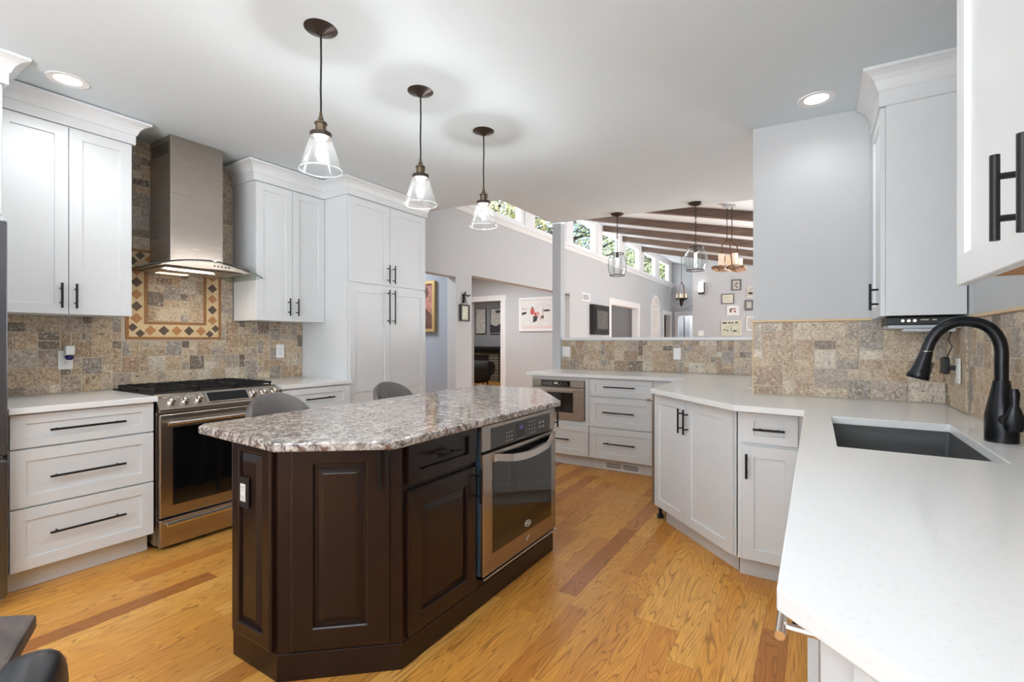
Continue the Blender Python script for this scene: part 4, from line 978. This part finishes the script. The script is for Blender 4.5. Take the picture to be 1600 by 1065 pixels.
make_jar('wire caged glass jar pendant over the half wall, nearer the sink wall', -.963, 4.755, 2.125, 1.895, .105)
for x, y, z in ((-1.75, 4.80, 2.055), (-.963, 4.755, 2.03)): point('jar_glow', (x, y, z), 2.6, (1, .97, .93), .017)
# wooden block chandelier
t = thing('wood_chandelier', 'hanging reclaimed wood light with pillar candles', 'chandelier', (-1.0, 7.12, .0618), 0); t.scale = (.95, .95, .95)
zc = (vz(-1.0) - .0618) / .95
MB().box(-.09, .09, -.06, .06, zc - .03, zc + .01).build('canopy', 'grey_plastic', t, bevel=.005)
m = MB()
for x in (-.035, .03): m.tube([(x, 0, zc - .02), (x, 0, 2.66)], .006, 6)
m.build('chains', 'black_iron', t)
m = MB(); m.tube([(-.10, 0, 2.36), (-.10, 0, 2.62), (-.03, 0, 2.69), (.04, 0, 2.66)], .008, 6).tube([(.10, 0, 2.36), (.10, 0, 2.58), (.03, 0, 2.66)], .008, 6).tube([(.04, -.06, 2.30), (.0, 0, 2.66)], .008, 6); m.build('rods', 'rust_metal', t, smooth=40)
R = random.Random(4); m = MB()
for k in range(9):
    m.T = Matrix.Translation((-.17 + k * .042, R.uniform(-.03, .03), 2.29 - .004 * k + R.uniform(-.012, .012))) @ Matrix.Rotation(R.uniform(-.35, .35), 4, 'Z') @ Matrix.Rotation(R.uniform(-.4, .4), 4, 'Y'); m.box(-.036, .036, -.16, .16, -.02, .02)
m.build('wood_blocks', 'reclaimed_wood', t)
for x, y, hh in ((-.11, 0, .17), (-.02, .05, .15), (.07, -.02, .16), (.12, .05, .09)):
    MB().lathe([(0, 0), (.042, 0), (.042, hh), (.03, hh - .004), (0, hh - .008)], (x, y, 2.32), 18).build('candle', 'candle_wax', t, smooth=40)
# orb chandelier
t = thing('orb_chandelier', 'small dark ring chandelier hanging before the furthest doorway', 'chandelier', (-3.15, 13.7, 0), 0)
zc = vz(-3.15)
MB().lathe([(0, zc - .03), (.05, zc - .02), (.06, zc + .01), (0, zc + .01)], (0, 0, 0), 20).build('canopy', 'grey_plastic', t)
MB().tube([(0, 0, zc - .02), (0, 0, 2.85)], .006, 6).build('rod', 'black_iron', t)
MB().ring((0, 0, 2.50), .34, .006, 40, 'y', 5).ring((0, 0, 2.50), .34, .006, 40, 'x', 5).build('hoop', 'grey_plastic', t)
MB().tube([(0, 0, 2.86), (-.06, 0, 2.75), (-.08, 0, 2.55), (-.07, 0, 2.38)], .014, 6).tube([(0, 0, 2.86), (.06, 0, 2.75), (.08, 0, 2.55), (.07, 0, 2.38)], .014, 6).build('arms', 'rust_metal', t)
MB().lathe([(0, 2.17), (.02, 2.18), (.05, 2.25), (.06, 2.32), (.12, 2.37), (.16, 2.38), (.16, 2.41), (0, 2.41)], (0, 0, 0), 20).build('finial', 'black_iron', t, smooth=40)
for x, y in ((-.12, 0), (.12, 0), (0, -.12), (0, .12)): MB().lathe([(0, 0), (.025, 0), (.022, .09), (.008, .13), (0, .14)], (x, y, 2.41), 10).build('candle', 'candle_wax', t, smooth=40)

# ================================================================== things on the walls beyond
def frame(name, label, cat, loc, rz, w, h, fw, mf, mp, mat_=None, mw=.0, d=.03, group=None, blobs=()):
    t = thing(name, label, cat, loc, rz, group); m = MB()
    a, b_ = w / 2, h / 2
    m.box(-a, a, -d, 0, b_ - fw, b_).box(-a, a, -d, 0, -b_, -b_ + fw).box(-a, -a + fw, -d, 0, -b_ + fw, b_ - fw).box(a - fw, a, -d, 0, -b_ + fw, b_ - fw).build('frame', mf, t)
    if mw: MB().box(-a + fw, a - fw, -d * .5, -.001, -b_ + fw, b_ - fw).build('mat_board', mat_, t)
    q = fw + mw
    MB().box(-a + q, a - q, -d * .5 - .003, -.001, -b_ + q, b_ - q).build('picture', mp, t)
    if blobs:
        for mat2, polys in blobs:
            m = MB()
            for po in polys: m.extr([(x * w, -d * .5 - .004, z * h) for x, z in po], (0, -.002, 0))
            m.build('picture_detail', mat2, t)
    return t
def ell(x, z, a, b_, n=10): return [(x + a * math.cos(2 * math.pi * k / n), z + b_ * math.sin(2 * math.pi * k / n)) for k in range(n)]
GY = 13.999
frame('picture_frame', 'grey framed sketch, topmost on the far gallery wall', 'picture', (-1.80, GY, 2.72), 0, .235, .29, .035, 'frame_grey', 'photo_pale', 'cream_mat', .02, blobs=(('photo_charcoal', [ell(.05, .12, .16, .05), ell(-.08, -.05, .12, .05), ell(.06, -.2, .1, .06)]),))
frame('picture_frame', 'small pale frame with dark arc picture by the wall stub edge', 'picture', (-1.46, GY, 2.52), 0, .17, .27, .02, 'cream_mat', 'photo_pale', blobs=(('photo_charcoal', [ell(0, -.15, .35, .12)]),))
frame('picture_frame', 'grey framed landscape photo with white mat on the gallery wall', 'picture', (-2.01, GY, 2.36), 0, .31, .265, .02, 'frame_grey', 'photo_sage', 'cream_mat', .045)
frame('picture_frame', 'dark grey frame with pale portrait near the wall stub edge', 'picture', (-1.495, GY, 2.165), 0, .20, .275, .04, 'frame_grey', 'photo_pale', 'cream_mat', .0, blobs=(('photo_charcoal', [ell(0, -.32, .3, .04)]),))
frame('picture_frame', 'white framed photo with red brown scene on the gallery wall', 'picture', (-1.885, GY, 2.045), 0, .30, .26, .03, 'trim_paint', 'photo_pink', 'trim_paint', .045, blobs=(('photo_umber', [[(-.25, .1), (.25, .14), (.25, .22), (-.25, .2)], [(-.25, -.2), (-.12, -.2), (-.12, .1), (-.25, .1)], [(.1, -.2), (.25, -.2), (.22, 0), (.12, -.05)]]),))
frame('wall_sign', 'largest white framed print with dark lettering along the top', 'sign', (-1.93, GY, 1.575), 0, .49, .40, .025, 'cream_mat', 'photo_sage', blobs=(
    ('photo_charcoal', [[(-.42, .30), (-.22, .28), (-.23, .40), (-.42, .40)], [(-.15, .31), (-.06, .30), (0, .38), (-.12, .41)], [(.02, .31), (.12, .30), (.1, .40), (.03, .4)], [(.2, .36), (.27, .31), (.33, .34), (.36, .41), (.22, .41)], [(-.02, -.18), (.02, -.18), (.05, .06), (.03, .08)], [(.08, -.24), (.3, -.26), (.26, -.15), (.14, -.14)], ell(-.33, -.12, .06, .04), ell(-.18, -.16, .06, .04)]),))
frame('picture_frame', 'white frame partly hidden behind the tiled wall stub edge', 'picture', (-1.44, GY, 1.69), 0, .24, .37, .03, 'trim_paint', 'photo_pale')
s = thing('wall_sconce', 'white box sconce glowing on the gallery wall', 'wall light', (-2.675, 13.999, 2.69), 0)
MB().box(-.075, .075, -.10, 0, -.17, -.12).box(.062, .075, -.10, 0, -.12, .15).build('bracket', 'bronze', s); MB().lathe([(0, -.118), (.062, -.118), (.062, .16), (0, .16)], (-.004, -.063, 0), 20).build('shade', 'sconce_glow', s)
# left wall things
v = thing('return_vent', 'small white square return air vent high on the grey wall', 'air vent', (XL + .001, 8.93, 2.11), 90)
MB().box(-.20, .20, -.012, 0, -.08, .08).build('frame', 'trim_paint', v); MB().box(-.16, .16, -.013, -.012, -.055, .055).build('dark_core', 'frame_grey', v)
m = MB()
for k in range(7): m.box(-.16 + k * .048, -.14 + k * .048, -.018, -.013, -.055, .055)
m.build('grille', 'trim_paint', v)
t = thing('framed_art', 'thick dark framed print on the wall past the post', 'picture', (XL + .001, 9.56, 1.67), 90)
MB().box(-.42, .42, -.10, 0, -.31, .31).build('box_frame', 'frame_black', t)
MB().box(-.36, .36, -.115, -.1005, -.25, .25).build('moulding', 'frame_black', t); MB().box(-.29, .29, -.12, -.1155, -.19, .19).build('picture', 'photo_dark', t)
t = thing('arched_panel', 'arched white window frame panel hung on the grey wall', 'wall panel', (XL + .001, 13.8, 0), 90)
m = MB(); N = 20; A = [(-.42, .9), (.42, .9)] + [(.42 * math.cos(math.pi * k / N), 2.12 + .42 * math.sin(math.pi * k / N)) for k in range(N + 1)]
B = [(-.33, .98), (.33, .98)] + [(.33 * math.cos(math.pi * k / N), 2.12 + .33 * math.sin(math.pi * k / N)) for k in range(N + 1)]
for k in range(len(A)):
    a0, a1, b0, b1 = A[k], A[(k + 1) % len(A)], B[k], B[(k + 1) % len(B)]
    m.extr([(a0[0], 0, a0[1]), (a1[0], 0, a1[1]), (b1[0], 0, b1[1]), (b0[0], 0, b0[1])], (0, -.04, 0))
m.box(-.33, .33, -.035, -.005, 2.09, 2.14).box(-.33, .33, -.03, -.005, 1.55, 1.58)
for x in (-.11, .11): m.box(x - .012, x + .012, -.03, -.005, .98, 2.1)
for k in (1, 2): a = math.pi * k / 3; m.tube([(.05 * math.cos(a), -.015, 2.14), (.33 * math.cos(a), -.015, 2.12 + .33 * math.sin(a))], .012, 6)
m.build('frame', 'trim_paint', t); MB().extr([(x, -.002, z) for x, z in B], (0, -.003, 0)).build('backing', 'cream_mat', t)
# hall
P = ell
frame('framed_photo', 'white framed family photo on sand beside the den doorway', 'picture', (-4.62, 8.199, 1.755), 0, .80, .665, .045, 'trim_paint', 'photo_snow', blobs=(
    ('photo_red', [ell(-.12, .08, .06, .10), ell(-.03, .0, .04, .06), ell(.04, .02, .02, .05)]), ('photo_charcoal', [[(-.1, -.25), (0, -.2), (.04, -.05), (-.1, -.06)], ell(-.12, .2, .02, .03), [(-.42, -.02), (-.28, .02), (-.3, .08), (-.42, .06)], ell(.28, .1, .1, .03)]),
    ('photo_pink', [ell(.1, -.08, .05, .12), ell(.16, -.12, .04, .08), [(-.4, -.42), (.42, -.42), (.42, -.34), (-.4, -.36)]]), ('photo_pale', [ell(.18, .02, .03, .16), [(-.42, .12), (.0, .18), (-.42, .2)]])))
frame('framed_portrait', 'gold framed dark portrait on the blue grey hall wall', 'picture', (-4.52, 4.869, 1.695), 0, .48, .68, .04, 'gold_frame', 'photo_rose', d=.05, blobs=(('photo_umber', [[(-.4, -.44), (.4, -.44), (.4, -.2), (.1, .0), (-.4, -.1)], ell(.05, .28, .2, .14)]), ('photo_pale', [ell(.0, .05, .06, .1), ell(.02, -.15, .05, .1)]), ('photo_rose', [ell(.0, .24, .1, .07)])))
t = thing('hanging_frame', 'small black framed note hung from an iron bird hook on the pier', 'picture', (XL + .001, 4.99, 1.60), 90)
m = MB(); m.box(-.095, .095, -.03, -.01, .09, .11).box(-.095, .095, -.03, -.01, -.11, -.09).box(-.095, -.07, -.03, -.01, -.09, .09).box(.07, .095, -.03, -.01, -.09, .09).build('frame', 'frame_black', t)
MB().box(-.07, .07, -.02, -.012, -.09, .09).build('note', 'photo_sage', t)
MB().tube([(-.07, -.02, .11), (-.02, -.03, .23), (.05, -.02, .11)], .005, 6).build('ribbon', 'frame_black', t)
MB().box(-.022, -.004, -.03, 0, .13, .25).tube([(-.02, -.03, .22), (-.01, -.035, .27), (.0, -.03, .28)], [.009, .011, .004], 8).tube([(-.01, -.03, .24), (.05, -.035, .225), (.12, -.03, .25)], [.008, .012, .003], 8).build('bird_hook', 'frame_black', t, smooth=50)
# den seen through the doorway
frame('canvas_art', 'pale abstract canvas in the den, left one of the pair', 'picture', (-8.74, 11.999, 1.84), 0, .40, .78, .012, 'frame_black', 'photo_pale', d=.04)
frame('canvas_art', 'dark lower abstract canvas in the den, right one of the pair', 'picture', (-8.18, 11.999, 1.83), 0, .40, .78, .012, 'frame_black', 'photo_pale', d=.04, blobs=(('photo_charcoal', [[(-.46, -.46), (.46, -.46), (.46, -.1), (0, -.2), (-.46, -.12)], ell(.2, .36, .25, .06)]),))
t = thing('fireplace', 'dark mantel and pale brick fireplace in the den', 'fireplace', (-8.6, 12.0, 0), 0)
MB().box(-.9, .68, -.25, 0, .99, 1.06).build('mantel_shelf', 'mantel_black', t); MB().box(-.9, .68, -.08, 0, .86, .99).build('frieze', 'mantel_black', t)
MB().box(-.9, -.55, -.10, 0, 0, .86).box(.22, .56, -.10, 0, 0, .86).box(-.55, .22, -.10, 0, .80, .86).build('brick_surround', 'den_brick', t)
MB().box(-.55, .22, -.04, -.01, 0, .80).build('firebox', 'mantel_black', t)
t = thing('fur_armchair', 'dark furry armchair in front of the den fireplace', 'armchair', (-7.72, 10.4, 0), 20)
R = random.Random(8); m = MB(); N = 18; L = []
for i in range(9):
    ph = math.pi * i / 8; row = []
    for k in range(N):
        th = 2 * math.pi * k / N; q = 1 + R.uniform(-.05, .05); sx = .42 * math.sin(ph) ** .6; row.append(m.vert((sx * math.cos(th) * q, sx * math.sin(th) * q * .95, .40 - .30 * math.cos(ph) * q)))
    L.append(row)
for A, B in zip(L, L[1:]):
    for k in range(N): m.face([A[k], A[(k + 1) % N], B[(k + 1) % N], B[k]])
m.build('cushion_body', 'fur', t, smooth=60)
m = MB(); L = []
for i in range(13):
    a = math.radians(-100 + 200 * i / 12); row = []
    for k in range(10):
        u = 2 * math.pi * k / 10; rr = .40 + .10 * math.cos(u) + R.uniform(-.012, .012); row.append(m.vert((rr * math.sin(a), rr * math.cos(a), .50 + .19 * math.sin(u) + R.uniform(-.01, .01))))
    L.append(row)
for A, B in zip(L, L[1:]):
    for k in range(10): m.face([A[k], A[(k + 1) % 10], B[(k + 1) % 10], B[k]])
m.face(L[0]); m.face(L[-1][::-1]); m.build('backrest', 'fur', t, smooth=60)
for x, y in ((-.25, -.2), (.25, -.2), (-.25, .22), (.25, .22)): MB().tube([(x, y, 0), (x * .9, y * .9, .14)], .025, 8).build('leg', 'table_wood', t)

# ================================================================== foreground table corner and chair (bottom left)
P_ = Vector((-1.175, .269)); ub = Vector((.912, -.41)); ua = Vector((-.79, -.61))
t = thing('dining_table', 'dark wood table corner cut off at the lower left', 'table', (-1.2, -.1, 0), 0)
Q = [P_, P_ + ub * .80, P_ + ub * .80 + ua * .9, P_ + ua * .9]
MB().prism([(p.x, p.y) for p in Q][::-1], .722, .75).build('tabletop', 'table_wood', t, inv=inv(t), bevel=.006)
ctr = sum(Q, Vector((0, 0))) / 4
for p in Q:
    q = p + (ctr - p) * .22; MB().box(q.x - .03, q.x + .03, q.y - .03, q.y + .03, 0, .7215).build('leg', 'table_wood', t, inv=inv(t))
t = thing('dining_chair', 'black leather chair back beside the table at lower left', 'chair', (-.632, .108, 0), math.degrees(math.atan2(-.41, .912)))
m = MB(); pr = [(-.21, .40), (.21, .40)] + [(.135 + .075 * math.cos(k * math.pi / 12), .80 + .075 * math.sin(k * math.pi / 12)) for k in range(7)] + [(-.135 - .075 * math.sin(k * math.pi / 12), .80 + .075 * math.cos(k * math.pi / 12)) for k in range(7)]
m.extr([(x, -.028, z) for x, z in pr], (0, .056, 0)); bk = m.build('backrest', 'black_leather', t, bevel=.022); bk.modifiers['edge'].segments = 4; bk.data.polygons.foreach_set('use_smooth', [True] * len(bk.data.polygons))
MB().box(-.21, .21, .02, .42, .42, .47, .012).build('seat', 'black_leather', t, bevel=.01)
for x in (-.18, .18):
    for y in (.0, .38): MB().box(x - .017, x + .017, y - .017, y + .017, 0, .42).build('leg', 'table_wood', t)

# ================================================================== outdoors beyond the clerestory
o = MB().box(-60, -4.1, -10, 60, -.3, -.15).build('ground', 'grass_green'); struct(o, 'lawn outside the house', 'ground')
def tree(label, x, y, zc, rad, n, mat, seed, branches=0):
    R = random.Random(seed); t = thing('tree', label, 'tree', (x, y, -.15), 0, 'trees outside the clerestory windows')
    m = MB(); m.tube([(0, 0, 0), (.08, .05, zc * .5), (0, 0, zc)], [.2, .15, .08], 8)
    for k in range(10 + branches):
        a = R.uniform(0, 6.28); e = R.uniform(-.2, .7); l_ = rad * R.uniform(.7, 1.15); z0 = zc + R.uniform(-.8, .5) * rad * .7
        p1 = (math.cos(a) * l_ * .5, math.sin(a) * l_ * .5, z0 + e * l_ * .4); p2 = (math.cos(a + .25) * l_, math.sin(a + .25) * l_, z0 + e * l_)
        m.tube([(0, 0, z0), p1, p2], [.05, .03, .008], 5)
        for q in range(2):
            a2 = a + R.uniform(-.7, .7); m.tube([p1, (p1[0] + math.cos(a2) * l_ * .4, p1[1] + math.sin(a2) * l_ * .4, p1[2] + R.uniform(-.2, .5) * l_ * .4)], [.02, .005], 4)
    m.build('trunk', 'bark', t)
    m = MB()
    for k in range(n):
        while True:
            p = Vector((R.uniform(-1, 1), R.uniform(-1, 1), R.uniform(-1, 1)))
            if p.length < 1: break
        p = p * rad; p.z = p.z * .85 + zc; a = Vector((R.uniform(-1, 1), R.uniform(-1, 1), R.uniform(-1, 1))).normalized(); b_ = a.orthogonal().normalized(); s_ = R.uniform(.05, .11)
        m.poly([p - a * s_, p + b_ * s_ * .5, p + a * s_, p - b_ * s_ * .5])
    m.build('leaves', mat, t, fixn=False)
tree('olive leafed tree outside the clerestory window nearest the kitchen', -8.4, 12.4, 5.0, 1.7, 2600, 'leaf_olive', 1)
tree('sparse dark branched tree seen against the sky by the post', -8.6, 16.8, 5.6, 1.9, 420, 'leaf_teal', 2, 16)
tree('green tree outside the middle clerestory windows', -9.4, 23.0, 6.2, 2.2, 2200, 'leaf_green', 3, 6)
tree('pale green tree outside the fifth clerestory window', -9.0, 27.6, 6.0, 2.2, 2000, 'leaf_green', 4, 6)
tree('olive tree outside the sixth clerestory window', -9.2, 33.0, 6.6, 2.3, 2200, 'leaf_olive', 5, 4)
tree('olive tree outside the furthest clerestory window', -9.2, 38.5, 7.2, 2.4, 2400, 'leaf_olive', 6, 4)
